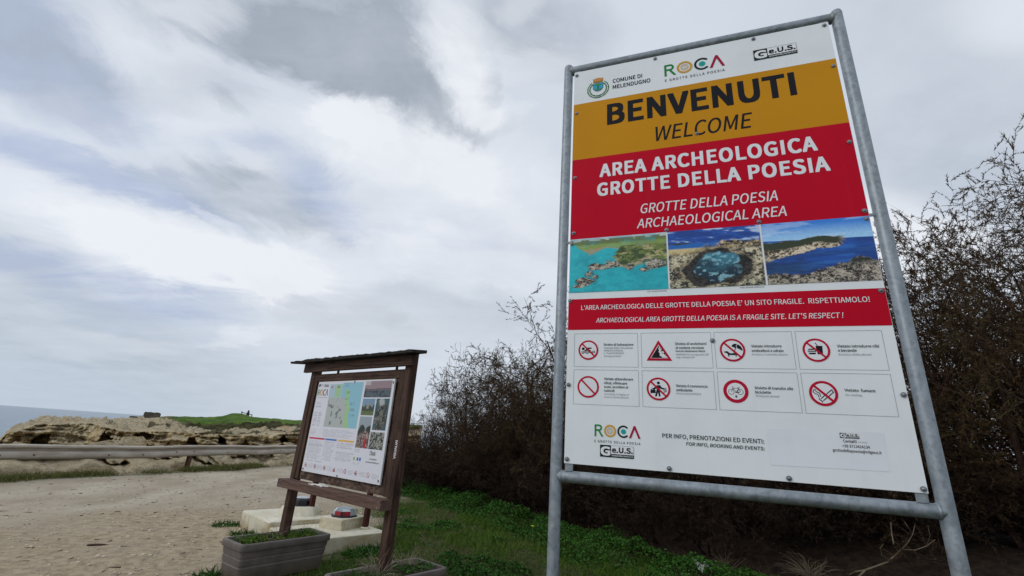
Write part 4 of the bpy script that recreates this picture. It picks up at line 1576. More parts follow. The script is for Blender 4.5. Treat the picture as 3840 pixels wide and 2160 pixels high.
def _tl(T, x, y, z):
    c, s = math.cos(T[1]), math.sin(T[1])
    return (T[0][0] + x * c - y * s, T[0][1] + x * s + y * c, z)


m = stalk_clump(_tl(T2, -.10, .0, .32), 70, .30, 3, 1.1)
o = m.obj('dry_stalks', 'grey_twig')
tag(o, 'tangled grey dry stalks round the right post of the notice board', 'dry plant', 'dry stalks in the troughs')
m = stalk_clump(_tl(T2, .24, .05, .32), 60, .24, 4, .9)
o = m.obj('dry_stalks', 'grey_twig')
tag(o, 'grey dry stalks at the far end of the right trough', 'dry plant', 'dry stalks in the troughs')
m = stalk_clump(_tl(T1, .0, .05, .32), 26, .30, 5, .8, .0015)
o = m.obj('dry_stalks', 'grey_twig')
tag(o, 'thin dry stalks beside the left post of the notice board', 'dry plant', 'dry stalks in the troughs')

# ------------------------------------------------------------------ concrete blocks with lids behind the notice board


def slab(name, corner, a, l, la, ll, h, label, group):
    """block from its near right corner along a (negative side) and l"""
    a, l = np.array([*a, 0.]), np.array([*l, 0.])
    a /= np.linalg.norm(a); l /= np.linalg.norm(l)
    c = np.array([*corner, 0.])
    rng = np.random.RandomState(int(la * 100))
    ctr = c - a * la / 2 + l * ll / 2
    yaw = math.atan2(a[1], a[0])
    t = thing(name, label, 'concrete block', ctr, yaw, group)
    m = MB()
    # slightly uneven cast block with softened arris
    nx, ny = 14, 14
    vs, fs = [], []
    prof = rrect(la, ll, .03, 3)
    n = len(prof)
    for z, d in ((-.08, .0), (h * .5, .0), (h - .02, 0), (h - .006, -.008), (h, -.028)):
        for i, (x, y) in enumerate(prof):
            f = 1 + d
            vs.append((x * (1 + d / la) + rng.uniform(-.004, .004), y * (1 + d / ll) + rng.uniform(-.004, .004), z))
    for r in range(4):
        for k in range(n):
            k2 = (k + 1) % n
            fs.append((r * n + k, r * n + k2, (r + 1) * n + k2, (r + 1) * n + k))
    fs.append(tuple(range(4 * n, 5 * n)))
    m.add(vs, fs)
    m.obj('base_slab', 'concrete', t, True)
    return t


def local(t, p):
    c, s = math.cos(t.rotation_euler.z), math.sin(t.rotation_euler.z)
    dx, dy = p[0] - t.location.x, p[1] - t.location.y
    return dx * c + dy * s, -dx * s + dy * c


A_DIR, L_DIR = (.69, .725), (-.725, .69)
H1, H2 = .23, .17
sb2 = slab('concrete_block', (-1.514, 7.14), A_DIR, L_DIR, 1.25, .96, H2, 'stained concrete block topped by the red and white lid', 'concrete blocks behind the notice board')
sb1 = slab('concrete_block', (-3.08 + .69 * .86, 6.90 + .725 * .86), A_DIR, L_DIR, .86, 1.08, H1, 'mossy concrete block topped by the black and white lid', 'concrete blocks behind the notice board')
# square collar on the nearer block
cx, cy = local(sb2, (-2.20, 7.27))
m = MB()
c_, s_ = math.cos(-.43 - sb2.rotation_euler.z), math.sin(-.43 - sb2.rotation_euler.z)
vs, fs = [], []
pr_ = rrect(.42, .50, .02, 2)
for z, d in ((H2 - .02, 0), (H2 + .12, 0), (H2 + .136, -.01), (H2 + .14, -.03)):
    for x, y in pr_:
        x2, y2 = x * (1 + d), y * (1 + d)
        vs.append((cx + x2 * c_ - y2 * s_, cy + x2 * s_ + y2 * c_, z))
n = len(pr_)
for r in range(3):
    for k in range(n):
        k2 = (k + 1) % n
        fs.append((r * n + k, r * n + k2, (r + 1) * n + k2, (r + 1) * n + k))
fs.append(tuple(range(3 * n, 4 * n)))
m.add(vs, fs)
m.obj('collar', 'concrete', sb2, True)
# round rough collar on the farther one
cx, cy = local(sb1, (-3.02, 7.74))
m = MB()
rg = np.random.RandomState(5)
vs, fs = [], []
n = 22
jit = 1 + .05 * rg.normal(size=n)
for z, r in ((H1 - .02, .34), (H1 + .06, .30), (H1 + .10, .27), (H1 + .115, .24)):
    for k in range(n):
        an = 2 * PI * k / n
        vs.append((cx + r * jit[k] * math.cos(an), cy + r * jit[k] * math.sin(an), z + rg.uniform(-.006, .006)))
for r in range(3):
    for k in range(n):
        k2 = (k + 1) % n
        fs.append((r * n + k, r * n + k2, (r + 1) * n + k2, (r + 1) * n + k))
fs.append(tuple(range(3 * n, 4 * n)))
m.add(vs, fs)
m.obj('collar', 'concrete', sb1, True)


def lid(loc, yaw, style, label):
    t = thing('manhole_lid', label, 'lid', loc, yaw, 'lids on the concrete blocks')
    n = 8
    ring = lambda r, z, sx=1.0: [(r * sx * math.cos(2 * PI * (k + .5) / n), r * math.sin(2 * PI * (k + .5) / n), z) for k in range(n)]
    m = MB()
    t.scale = (.86, .86, .9)
    a, b_ = ring(.215, 0), ring(.215, .022)
    m.add(a + b_ + ring(.17, .024), [(k, (k + 1) % n, n + (k + 1) % n, n + k) for k in range(n)] + [(n + k, n + (k + 1) % n, 2 * n + (k + 1) % n, 2 * n + k) for k in range(n)] + [tuple(range(2 * n, 3 * n))])
    m.obj('seat_ring', 'lid_black', t)
    zs = [.018, .085, .118, .135]
    rsz = [.185, .178, .140, .06]
    body = MB()
    red = MB()
    top = MB()
    rings = [ring(r, z) for r, z in zip(rsz, zs)]
    for k in range(n):
        k2 = (k + 1) % n
        q = [rings[0][k], rings[0][k2], rings[1][k2], rings[1][k]]
        is_red = style == 'red' and k in (5, 6)
        (red if is_red else body).add(q, [(0, 1, 2, 3)])
        (body if (k % 2 == 0 or style != 'red') else top).add([rings[1][k], rings[1][k2], rings[2][k2], rings[2][k]], [(0, 1, 2, 3)])
        top.add([rings[2][k], rings[2][k2], rings[3][k2], rings[3][k]], [(0, 1, 2, 3)])
    top.add(rings[3], [tuple(range(n))])
    body.obj('lid_side', 'lid_white' if style == 'red' else 'lid_black', t)
    top.obj('lid_top', 'lid_grey' if style == 'red' else 'lid_white', t)
    if style == 'red':
        red.obj('red_panel', 'lid_red', t)
        m = MB()
        p0, p1 = np.array(rings[0][6]), np.array(rings[1][6])
        out = np.array([p0[0], p0[1], 0]) / np.hypot(p0[0], p0[1]) * .004
        sd = np.array([-out[1], out[0], 0]) * 4.5
        m.add([p0 + out - sd, p0 + out + sd, p1 + out + sd, p1 + out - sd], [(0, 1, 2, 3)])
        m.obj('dark_stripe', 'lid_black', t)
    return t


lid((-2.20, 7.27, H2 + .140), math.radians(-18), 'red', 'faceted white and red lid on the square concrete collar')
lid((-3.02, 7.74, H1 + .116), 0.4, 'black', 'black lid with a white top on the round concrete collar')


# two reddish stakes standing on the blocks
def stake(x, y, z, h, label):
    t = thing('wooden_stake', label, 'post', (x, y, z), K_YAW, 'wooden stakes behind the notice board')
    m = MB()
    m.box((-.035, -.035, -.01), (.035, .035, h), 2, .005)
    m.obj('shaft', 'red_wood', t)
    m = MB()
    m.tube([(0, 0, 0), (0, 0, .018), (.0, 0, .03)], [.075, .07, .04], 12)
    m.obj('mortar_foot', 'concrete', t, True)


k1 = (1.5 - H1) / 1.5
k2 = (1.5 - H2) / 1.5
q1 = bearing(779.5, 1294.7); q1 = EYE + q1 * ((H1 - 1.5) / q1[2])
q2 = bearing(917.7, 1330.3); q2 = EYE + q2 * ((H2 - 1.5) / q2[2])
stake(q1[0], q1[1], H1, 1.0, 'reddish brown wooden stake on the mossy concrete block')
stake(q2[0], q2[1], H2, 1.0, 'reddish brown wooden stake on the block beside the red and white lid')

# ------------------------------------------------------------------ ground
PATH_X = lambda y: -9.24 + .22 * (y - 15.0)            # left edge of the dirt by the guardrail
hedge_line = [(-5.0, 17.0), (-2.9, 14.3), (-.6, 12.6), (.94, 9.7), (2.4, 7.2), (3.7, 6.3), (5.2, 4.6), (6.2, 0)]


def hedge_side(x, y):
    """signed distance to the front of the thicket, positive inside it"""
    best = np.full(np.shape(x), 1e9)
    sg = np.zeros(np.shape(x))
    for (ax, ay), (bx, by) in zip(hedge_line[:-1], hedge_line[1:]):
        dx, dy = bx - ax, by - ay
        L = math.hypot(dx, dy)
        t = np.clip(((x - ax) * dx + (y - ay) * dy) / L ** 2, 0, 1)
        px, py = x - ax - t * dx, y - ay - t * dy
        dd = np.hypot(px, py)
        s = np.sign(dx * py - dy * px)
        up = dd < best
        best = np.where(up, dd, best)
        sg = np.where(up, s, sg)
    return best * sg


def lawn(x, y):
    """0..1 how grassy the ground is left of the thicket"""
    n = fbm(x * .9, y * .9, 0, 4, 71)
    # the line where dirt gives way to grass runs from beside the slabs towards the troughs
    edge = (x + 2.55) * .80 - (y - 8.6) * .02 + .55 * n
    g = ss(-.1, .9, edge)
    beh = ss(.5, 2.0, x + 3.7 + .7 * n + .12 * (y - 9)) * ss(8.0, 8.8, y) * ss(19, 14, y)
    g = np.maximum(g, beh * .75)
    near = ss(5.4, 4.2, y + .5 * n) * ss(-2.2, -1.4, x)
    return np.clip(g, 0, 1)


def ground_z(x, y):
    return .025 * fbm(x * .5, y * .5, 0, 3, 80) + .012 * fbm(x * 2.3, y * 2.3, 0, 3, 81) * ss(-1, 1, x + 6) + .10 * ss(-.3, 1.5, hedge_side(x, y)) + .50 * ss(.1, 2.4, hedge_side(x, y)) * ss(1.6, 3.2, x)


def build_ground():
    ys = np.concatenate([np.arange(-14, 2.5, .7), np.arange(2.5, 17, .11), np.arange(17, 30, .3), np.arange(30, 62, 1.6)])
    us = np.concatenate([np.linspace(0, .62, 150), np.linspace(.625, 1, 40)])
    U, Y = np.meshgrid(us, ys)
    xl = np.where(Y > 4, PATH_X(Y) - .45, PATH_X(np.full(Y.shape, 4.0)) - .45 - (4 - Y) * .1)
    xl = np.where(Y > 26, xl + (Y - 26) * .35, xl)
    X = xl + (34 - xl) * U ** 1.25
    Z = ground_z(X, Y)
    Z = Z - .35 * ss(.5, -.1, X - xl)
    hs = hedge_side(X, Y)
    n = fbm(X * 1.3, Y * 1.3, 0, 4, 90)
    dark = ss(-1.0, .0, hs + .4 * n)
    g = lawn(X, Y)
    verge = ss(.55, .15, X - PATH_X(Y) + .2 * n) * .7
    g = np.maximum(g, verge)
    st = ss(3.3, 1.2, np.hypot((X + 3.6) * .8, (Y - 6.4) * .62) + .5 * n) * (1 - g)
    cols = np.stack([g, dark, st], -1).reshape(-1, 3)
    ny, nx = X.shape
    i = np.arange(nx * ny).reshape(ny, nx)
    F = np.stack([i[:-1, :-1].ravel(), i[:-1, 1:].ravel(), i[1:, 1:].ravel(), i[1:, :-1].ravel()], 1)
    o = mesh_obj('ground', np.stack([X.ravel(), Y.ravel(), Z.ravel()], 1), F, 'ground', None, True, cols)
    tag(o, None, None, kind='structure')


build_ground()
# loose stones and leaf litter on the dirt
rs = np.random.RandomState(12)


def pebbles(n, seed, name, label, cat, mat, smin, smax, region, flat=.6):
    rs = np.random.RandomState(seed)
    P = region(rs, n)
    n = len(P)
    ico = np.array([(1, 0, 0), (-1, 0, 0), (0, 1, 0), (0, -1, 0), (0, 0, 1), (0, 0, -1)], float)
    fc = np.array([(0, 2, 4), (2, 1, 4), (1, 3, 4), (3, 0, 4), (2, 0, 5), (1, 2, 5), (3, 1, 5), (0, 3, 5)])
    s = smin + (smax - smin) * rs.rand(n) ** 3
    V = ico[None] * (1 + .4 * rs.normal(size=(n, 6, 1))) * s[:, None, None]
    V[:, :, 2] *= flat
    an = rs.rand(n) * 6.28
    ca, sa = np.cos(an)[:, None], np.sin(an)[:, None]
    x = V[:, :, 0] * ca - V[:, :, 1] * sa
    y = V[:, :, 0] * sa + V[:, :, 1] * ca
    V = np.stack([x, y, V[:, :, 2]], -1) + P[:, None, :]
    F = (fc[None] + (np.arange(n) * 6)[:, None, None]).reshape(-1, 3)
    o = mesh_obj(name, V.reshape(-1, 3), F, mat, None, False)
    return tag(o, label, cat, kind='stuff')


def dirt_region(rs, n):
    x = -9 + 8.5 * rs.rand(n)
    y = 4 + 12 * rs.rand(n) ** 1.4
    k = (lawn(x, y) < .5) & (x > PATH_X(y) + .3) & (rs.rand(n) < .25 + ss(4.2, 1.5, np.hypot((x + 3.6) * .8, (y - 6.4) * .62)))
    x, y = x[k], y[k]
    return np.stack([x, y, ground_z(x, y) + .002], 1)


pebbles(7000, 3, 'gravel', 'small pale stones scattered over the dirt', 'gravel', 'stone', .004, .028, dirt_region)


def litter_region(rs, n):
    x = -10 + 10 * rs.rand(n)
    y = 4 + 15 * rs.rand(n)
    k = (lawn(x, y) < .5) & (x > PATH_X(y) + .4)
    return np.stack([x[k], y[k], ground_z(x[k], y[k]) + .004], 1)


b = litter_region(np.random.RandomState(5), 1500)
rs = np.random.RandomState(6)
dd = rs.normal(size=(len(b), 3)); dd[:, 2] = .05
dd /= np.linalg.norm(dd, axis=1, keepdims=True)
g = leaf_strips(b, dd, .02 + .10 * rs.rand(len(b)) ** 2, .006 + .014 * rs.rand(len(b)), 8, .05)
o = mesh_obj('leaf_litter', g[0], g[1], 'brown_leaf', cols=g[2])
tag(o, 'dark scraps of dry leaf litter on the dirt', 'leaf litter', kind='stuff')
q = bearing(243, 1375); q = EYE + q * (-1.5 / q[2])
m = MB()
m.tube([q + np.array([-.09, -.03, .012]), q + np.array([-.02, -.015, .017]), q + np.array([.05, .01, .015]), q + np.array([.10, .04, .012])], [.012, .017, .016, .008], 7)
tag(m.obj('broken_stick', 'bark', None, True), 'short dark stick lying alone on the dirt', 'stick')

# ------------------------------------------------------------------ grass and clover


def grass_patch():
    rs = np.random.RandomState(31)
    n = 330000
    x = -4.6 + 9.2 * rs.rand(n)
    y = 3.6 + 11.4 * rs.rand(n)
    g = lawn(x, y)
    hs = hedge_side(x, y)
    den = g * ss(.5, -.3, hs) * (.22 + .78 * ss(-.25, .3, fbm(x * 2.2, y * 2.2, 0, 3, 33)))
    den *= ss(.0, .5, (y - 3.4))
    # keep off the slabs
    az = x / np.maximum(y, .1)
    k = (rs.rand(n) < den * .9) & (az > -.62) & (az < .36)
    for s, la, ll in ((sb1, .86, 1.08), (sb2, 1.25, .96)):
        c, s_ = math.cos(s.rotation_euler.z), math.sin(s.rotation_euler.z)
        dx, dy = x - s.location.x, y - s.location.y
        k &= ~((np.abs(dx * c + dy * s_) < la / 2) & (np.abs(-dx * s_ + dy * c) < ll / 2))
    for T in (T1, T2):
        c, s_ = math.cos(T[1]), math.sin(T[1])
        dx, dy = x - T[0][0], y - T[0][1]
        k &= ~((np.abs(dx * c + dy * s_) < .47) & (np.abs(-dx * s_ + dy * c) < .2))
    x, y, hs = x[k], y[k], hs[k]
    n = len(x)
    b = np.stack([x, y, ground_z(x, y) - .005], 1)
    lush = ss(-.4, .5, fbm(x * 1.1, y * 1.1, 0, 3, 37)) * .7 + .3
    lush *= .35 + .65 * ss(-3.0, -1.3, x)
    L = (.03 + .10 * rs.rand(n) ** 1.6) * (.45 + .8 * lush)
    V, F, Cc = leaf_strips(b, up_dirs(rs, n, .55), L, .0045 + .006 * rs.rand(n), 39, .5)
    return V, F, Cc


V, F, Cc = grass_patch()
o = mesh_obj('lawn_grass', V, F, 'grass_blade', cols=Cc)
tag(o, 'rough green grass between the notice board and the thicket', 'grass', kind='stuff')


def dry_blades():
    rs = np.random.RandomState(35)
    n = 26000
    x = -4.2 + 8.0 * rs.rand(n)
    y = 3.8 + 10.8 * rs.rand(n)
    hs = hedge_side(x, y)
    k = (rs.rand(n) < lawn(x, y) * ss(-.1, .5, fbm(x * 1.4, y * 1.4, 5.0, 3, 36)) * .6 + .5 * ss(-.7, -.1, hs) * ss(.9, .2, hs)) & (x / y > -.55) & (x / y < .6)
    x, y = x[k], y[k]
    n = len(x)
    return leaf_strips(np.stack([x, y, ground_z(x, y)], 1), up_dirs(rs, n, .8), .05 + .16 * rs.rand(n) ** 2, .003 + .003 * rs.rand(n), 38, .7)


V, F, Cc = dry_blades()
o = mesh_obj('dry_grass', V, F, 'straw_blade', cols=Cc)
tag(o, 'scattered dry straw blades in the lawn and along the thicket foot', 'dry grass', kind='stuff')


def clover():
    rs = np.random.RandomState(41)
    n = 195000
    t = rs.rand(n)
    # a bank of clover along the foot of the thicket
    x = -3.6 + 8.4 * rs.rand(n)
    y = 5.2 + 9.6 * rs.rand(n)
    hs = hedge_side(x, y)
    nn = fbm(x * 1.0, y * 1.0, 0, 3, 43)
    hgt = .34 * ss(-1.3, -.35, hs + .35 * nn) * ss(.35, -.15, hs + .25 * nn) * ss(-.5, .3, nn + .25)
    patch = ss(.12, .45, fbm(x * .8, y * .8, 2.0, 4, 49)) * lawn(x, y) * ss(.2, -.4, hs) * ss(-2.6, -1.2, x)
    hgt = np.maximum(hgt * (.35 + .65 * ss(4.0, 2.4, x + .5 * nn)), .13 * patch)
    k = (hgt > .03) & (rs.rand(n) < .9) & (x / y > -.34) & (x / y < .62)
    x, y, hgt = x[k], y[k], hgt[k]
    n = len(x)
    z = ground_z(x, y) + hgt * (1 - .5 * rs.rand(n) ** 2) * (.75 + .35 * fbm(x * 4, y * 4, 0, 2, 47))
    return leaf_discs(np.stack([x, y, z], 1), .011 + .014 * rs.rand(n), 45, .75)


V, F, Cc = clover()
o = mesh_obj('clover_bank', V, F, 'clover_leaf', cols=Cc)
tag(o, 'deep green clover heaped along the foot of the thicket', 'clover', kind='stuff')


def verge():
    rs = np.random.RandomState(51)
    n = 26000
    y = 8.5 + 15 * rs.rand(n)
    off = rs.normal(size=n) * .16
    nn = fbm(y * .7, 0 * y, 0, 3, 53)
    k = rs.rand(n) < ss(-.7, .2, nn)
    y, off = y[k], off[k]
    x = PATH_X(y) - .10 + off + .10 * fbm(y * .5, 0 * y, 1.0, 2, 54)
    n = len(x)
    b = np.stack([x, y, np.full(n, -.01)], 1)
    return leaf_strips(b, up_dirs(rs, n, .5), .05 + .15 * rs.rand(n), .010 + .010 * rs.rand(n), 55, .5)


V, F, Cc = verge()
o = mesh_obj('verge_grass', V, F, 'rough_grass', cols=Cc)
tag(o, 'strip of tufted green grass along the foot of the guardrail', 'grass', kind='stuff')


def slab_weeds():
    rs = np.random.RandomState(61)
    parts = []
    for (cx, cy, r, n) in ((-4.00, 7.58, .20, 350), (-3.50, 7.12, .16, 220), (-3.25, 6.95, .10, 120), (-1.55, 6.72, .24, 450), (-1.75, 6.5, .16, 200), (-2.66, 5.05, .16, 260), (-2.86, 5.28, .12, 120)):
        a, q = rs.rand(n) * 6.28, r * np.sqrt(rs.rand(n))
        b = np.stack([cx + q * np.cos(a), cy + q * np.sin(a), np.zeros(n)], 1)
        parts.append(leaf_strips(b, up_dirs(rs, n, .7), .03 + .09 * rs.rand(n) ** 1.5, .010 + .014 * rs.rand(n), int(n + cx * 10), .8))
    return merge(parts)


V, F, Cc = slab_weeds()
o = mesh_obj('edge_weeds', V, F, 'clover_leaf', cols=Cc)
tag(o, 'dark green weeds growing against the concrete blocks and trough', 'weeds', kind='stuff')

# ------------------------------------------------------------------ thicket: tamarisk shrubs


def grow_shrub(seed, H, leafy=1.0, stems=7, lean=(0, 0), spread=.55, kids=(7, 8, 6), droop=.05):
    rs = np.random.RandomState(seed)
    tubes = MB()
    LB, LD, LL, LW = [], [], [], []

    def branch(p, d, L, r, depth, segs):
        pts, rad = [p.copy()], [r]
        dirs = [d.copy()]
        for s in range(segs):
            d = d + rs.normal(size=3) * (.15 + .07 * depth) + np.array([lean[0] * .04, lean[1] * .04, .06 - droop * depth * .5])
            d = d / np.linalg.norm(d)
            p = p + d * L / segs
            pts.append(p.copy()); dirs.append(d.copy())
            rad.append(r * (1 - .72 * (s + 1) / segs))
        return pts, rad, dirs

    def rec(p, d, L, r, depth):
        segs = (6, 5, 4, 3)[depth]
        pts, rad, dirs = branch(p, d, L, r, depth, segs)
        tubes.tube(pts, rad, (6, 5, 3, 3)[depth], False)
        if depth == 3:
            nl = int(30 * leafy)
            if nl:
                pa = np.array(pts); da = np.array(dirs)
                t = rs.rand(nl) * (len(pts) - 1.001)
                i = t.astype(int)
                f = (t - i)[:, None]
                LB.append(pa[i] * (1 - f) + pa[i + 1] * f)
                dd = da[i] + rs.normal(size=(nl, 3)) * .55
                LD.append(dd / np.linalg.norm(dd, axis=1, keepdims=True))
                LL.append(.014 + .030 * rs.rand(nl))
                LW.append(.004 + .006 * rs.rand(nl))
            return
        k = kids[depth]
        for c in range(k):
            t = .18 + .82 * (c + rs.rand()) / k if depth else .12 + .88 * (c + rs.rand()) / k
            t = min(t, .999)
            i = int(t * segs)
            f = t * segs - i
            q = pts[i] * (1 - f) + pts[i + 1] * f
            u = np.cross(dirs[i], rs.normal(size=3))
            u /= np.linalg.norm(u) + 1e-9
            ang = .45 + .5 * rs.rand()
            nd = dirs[i] * math.cos(ang) + u * math.sin(ang)
            nl = L * (.62 - .22 * t) * (.75 + .5 * rs.rand()) * (1.0, .95, .80)[depth]
            rec(q, nd, nl, max(rad[min(i, len(rad) - 1)] * .55, .0022), depth + 1)
    for s in range(stems):
        a = 2 * PI * (s + rs.rand() * .7) / stems
        sp = spread * (.3 + .9 * rs.rand())
        d = np.array([math.cos(a) * sp + lean[0] * .3, math.sin(a) * sp + lean[1] * .3, 1.0])
        d /= np.linalg.norm(d)
        p = np.array([math.cos(a) * .15, math.sin(a) * .15, -.1])
        rec(p, d, H * (.62 + .18 * rs.rand()), .045 * (.6 + .5 * rs.rand()) * H / 4, 0)
    lv = None
    if LB:
        B, Dv, Le, Wi = (np.concatenate(q) for q in (LB, LD, LL, LW))
        lv = leaf_strips(B, Dv, Le, Wi, seed + 1, .3, 1)
    top = max(v[2] for v in tubes.v)
    return tubes, lv, top


PROTO = []
for (seed, H, leafy, st, sp, kids, lm) in ((1, 4.0, 1.1, 7, .46, (8, 7, 6), 'tamarisk_leaf'), (2, 4.0, .95, 7, .50, (8, 7, 6), 'brown_leaf'), (3, 4.0, 1.3, 8, .58, (8, 8, 6), 'tamarisk_leaf'), (5, 4.0, .95, 8, .62, (8, 8, 8), 'tamarisk_leaf')):
    tb, lv, top = grow_shrub(seed, H, leafy, st, (0, 0), sp, kids)
    to = tb.obj('trunk', 'bark')
    lo = mesh_obj('crown', lv[0], lv[1], lm, cols=lv[2])
    tm, lmesh = to.data, lo.data
    bpy.data.objects.remove(to); bpy.data.objects.remove(lo)
    PROTO.append((tm, lmesh, top))
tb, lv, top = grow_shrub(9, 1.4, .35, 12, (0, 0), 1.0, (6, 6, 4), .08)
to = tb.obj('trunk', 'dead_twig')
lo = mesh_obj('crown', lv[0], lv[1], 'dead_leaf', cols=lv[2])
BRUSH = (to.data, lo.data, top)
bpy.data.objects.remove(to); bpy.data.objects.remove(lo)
tb, lv, top = grow_shrub(14, 2.6, .8, 11, (0, 0), .85, (7, 7, 6), .06)
to = tb.obj('trunk', 'bark')
lo = mesh_obj('crown', lv[0], lv[1], 'dark_bush_leaf', cols=lv[2])
BUSHY = (to.data, lo.data, top)
bpy.data.objects.remove(to); bpy.data.objects.remove(lo)


def place(proto, name, x, y, h, rot, label, cat, group, wide=1.0):
    tm, lm, top = proto
    t = thing(name, label, cat, (x, y, float(ground_z(np.array(x), np.array(y))) - .03), rot, group)
    s = h / top
    t.scale = (s * wide, s * wide, s)
    for nm, me in (('trunk', tm), ('crown', lm)):
        o = bpy.data.objects.new(nm, me)
        COL.objects.link(o)
        o.parent = t
    return t


TAM = 'tamarisk shrubs of the thicket'
shrubs = [
    (1, -2.75, 15.4, 2.0, .95, 'lowest feathery shrub at the far left end of the thicket, beside the notice board'),
    (1, -1.95, 14.8, 2.7, .85, 'brownish feathery shrub second from the left end of the thicket'),
    (2, -1.05, 14.4, 3.4, .8, 'dark feathery shrub behind the brownish one, third from the left end'),
    (2, -.15, 13.7, 4.3, .8, 'rounded open-topped tamarisk midway between notice board and steel sign'),
    (3, .75, 12.9, 4.4, .85, 'reddish twiggy tamarisk just left of the steel sign'),
    (2, 1.6, 11.8, 5.1, 1.0, 'tall tamarisk rising behind the left post of the steel sign'),
    (0, 2.9, 10.4, 5.0, .95, 'tamarisk hidden mostly behind the left half of the sign panel'),
    (1, 4.2, 8.9, 5.0, .95, 'tamarisk hidden mostly behind the right half of the sign panel'),
    (3, 6.0, 7.8, 5.0, .9, 'airy tamarisk seen through the gap beside the right post of the sign'),
    (2, 7.2, 6.5, 5.0, .95, 'dense dark tamarisk right of the sign with greenish upper branches'),
    (2, 8.3, 5.9, 5.5, .9, 'full feathery tamarisk behind the tallest one at the right edge'),
    (3, 8.1, 4.9, 6.9, .66, 'tallest tamarisk at the right edge, its branches arching into the sky'),
    (1, 9.6, 8.4, 5.4, 1.0, 'tamarisk in the second row beyond the right edge shrubs'),
    (0, .9, 15.0, 3.6, 1.0, 'tamarisk in the second row left of the steel sign'),
]
for i, (pk, x, y, h, wd, lb) in enumerate(shrubs):
    place(PROTO[pk], 'tamarisk_shrub', x, y, h, 1.7 * i, lb, 'shrub', TAM, wd)
bushy = [(-2.4, 15.4, 1.5, 'low dense brown bush filling the gap behind the two leftmost shrubs'), (-1.4, 14.3, 1.9, 'dense brown bush between the brownish and the dark feathery shrubs'), (-.5, 13.8, 2.3, 'dense brown bush at the foot of the rounded tamarisk'),
         (.4, 13.2, 2.5, 'dense brown bush between the rounded and the reddish tamarisk'), (1.2, 12.3, 2.7, 'dense brown bush at the foot of the reddish tamarisk'), (2.1, 11.0, 2.7, 'dense brown bush beside the left post of the steel sign'),
         (3.2, 9.6, 2.6, 'dense brown bush behind the left half of the sign panel'), (4.4, 8.6, 2.6, 'dense brown bush behind the right half of the sign panel'), (5.6, 8.0, 2.7, 'dense brown bush in the gap beside the right post of the sign'),
         (6.8, 7.8, 2.8, 'dense brown bush low down just right of the right post'), (8.0, 6.9, 3.0, 'dense brown bush below the tallest tamarisk at the right edge'), (9.4, 7.6, 3.0, 'dense brown bush at the far right, behind the tallest tamarisk')]
for i, (x, y, h, lb) in enumerate(bushy):
    place(BUSHY, 'dense_bush', x, y, h, 1.3 * i, lb, 'bush', 'dense brown bushes inside the thicket', 1.15)
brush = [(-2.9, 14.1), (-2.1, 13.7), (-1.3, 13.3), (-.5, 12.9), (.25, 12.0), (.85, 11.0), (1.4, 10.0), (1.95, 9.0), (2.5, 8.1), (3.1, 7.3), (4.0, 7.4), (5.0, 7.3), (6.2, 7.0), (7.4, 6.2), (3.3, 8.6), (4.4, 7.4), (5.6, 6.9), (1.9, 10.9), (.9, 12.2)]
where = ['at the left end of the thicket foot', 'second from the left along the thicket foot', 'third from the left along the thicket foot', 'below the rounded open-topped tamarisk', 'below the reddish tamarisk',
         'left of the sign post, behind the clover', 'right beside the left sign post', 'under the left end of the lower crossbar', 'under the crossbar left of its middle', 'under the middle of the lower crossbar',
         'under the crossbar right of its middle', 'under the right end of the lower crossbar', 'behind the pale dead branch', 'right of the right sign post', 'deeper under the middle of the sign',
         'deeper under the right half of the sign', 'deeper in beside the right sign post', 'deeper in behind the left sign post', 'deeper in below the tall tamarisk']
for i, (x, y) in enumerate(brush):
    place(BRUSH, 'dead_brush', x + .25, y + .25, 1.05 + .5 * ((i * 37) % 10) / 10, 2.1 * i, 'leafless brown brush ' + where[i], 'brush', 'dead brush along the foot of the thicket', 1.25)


# pale forked dead branch, straw, scrap and flower at the foot of the thicket
def at_ground(x, y, z=0.08):
    q = bearing(x, y)
    return EYE + q * ((z - 1.5) / q[2])


def at_terrain(x, y):
    q = bearing(x, y)
    h = math.hypot(q[0], q[1])
    for dd in np.arange(3, 16, .03):
        p = EYE + q * dd / h
        if p[2] < float(ground_z(np.array(p[0]), np.array(p[1]))) + .01:
            return p
    return p


bp0 = at_terrain(2180, 1438)
dist = math.hypot(bp0[0], bp0[1]) - .15


def at_dist(x, y, d):
    q = bearing(x, y)
    return EYE + q * d / math.hypot(q[0], q[1])


m = MB()
for pts, r0 in (([(1985, 1438), (2040, 1418), (2068, 1394), (2090, 1372), (2104, 1348), (2110, 1322)], .017), ([(2068, 1394), (2056, 1372), (2051, 1345), (2049, 1318)], .011),
                ([(2104, 1348), (2092, 1330), (2083, 1316)], .007), ([(2075, 1386), (2110, 1388), (2138, 1378), (2160, 1362)], .009), ([(2045, 1414), (2026, 1400), (2022, 1384), (2030, 1372)], .008),
                ([(2138, 1378), (2148, 1352), (2142, 1326)], .006), ([(1985, 1438), (1960, 1442), (1940, 1452)], .012)):
    P3 = [at_dist(x + 192, y - 4, dist + .12 * math.sin(i * 1.7 + r0 * 300)) for i, (x, y) in enumerate(pts)]
    if pts[0] == (1985, 1438) and pts[1][0] == 2040:       # lower end runs down to the soil
        P3 = [P3[0] + np.array([-.15, 0, -.12])] + P3
    m.tube(P3, [(dist / 11.0) * r0 * (1 - .12 * i) for i in range(len(P3))], 6, False)
tag(m.obj('dead_branch', 'pale_bark', None, True), 'pale forked dead branch leaning up at the foot of the thicket', 'branch')
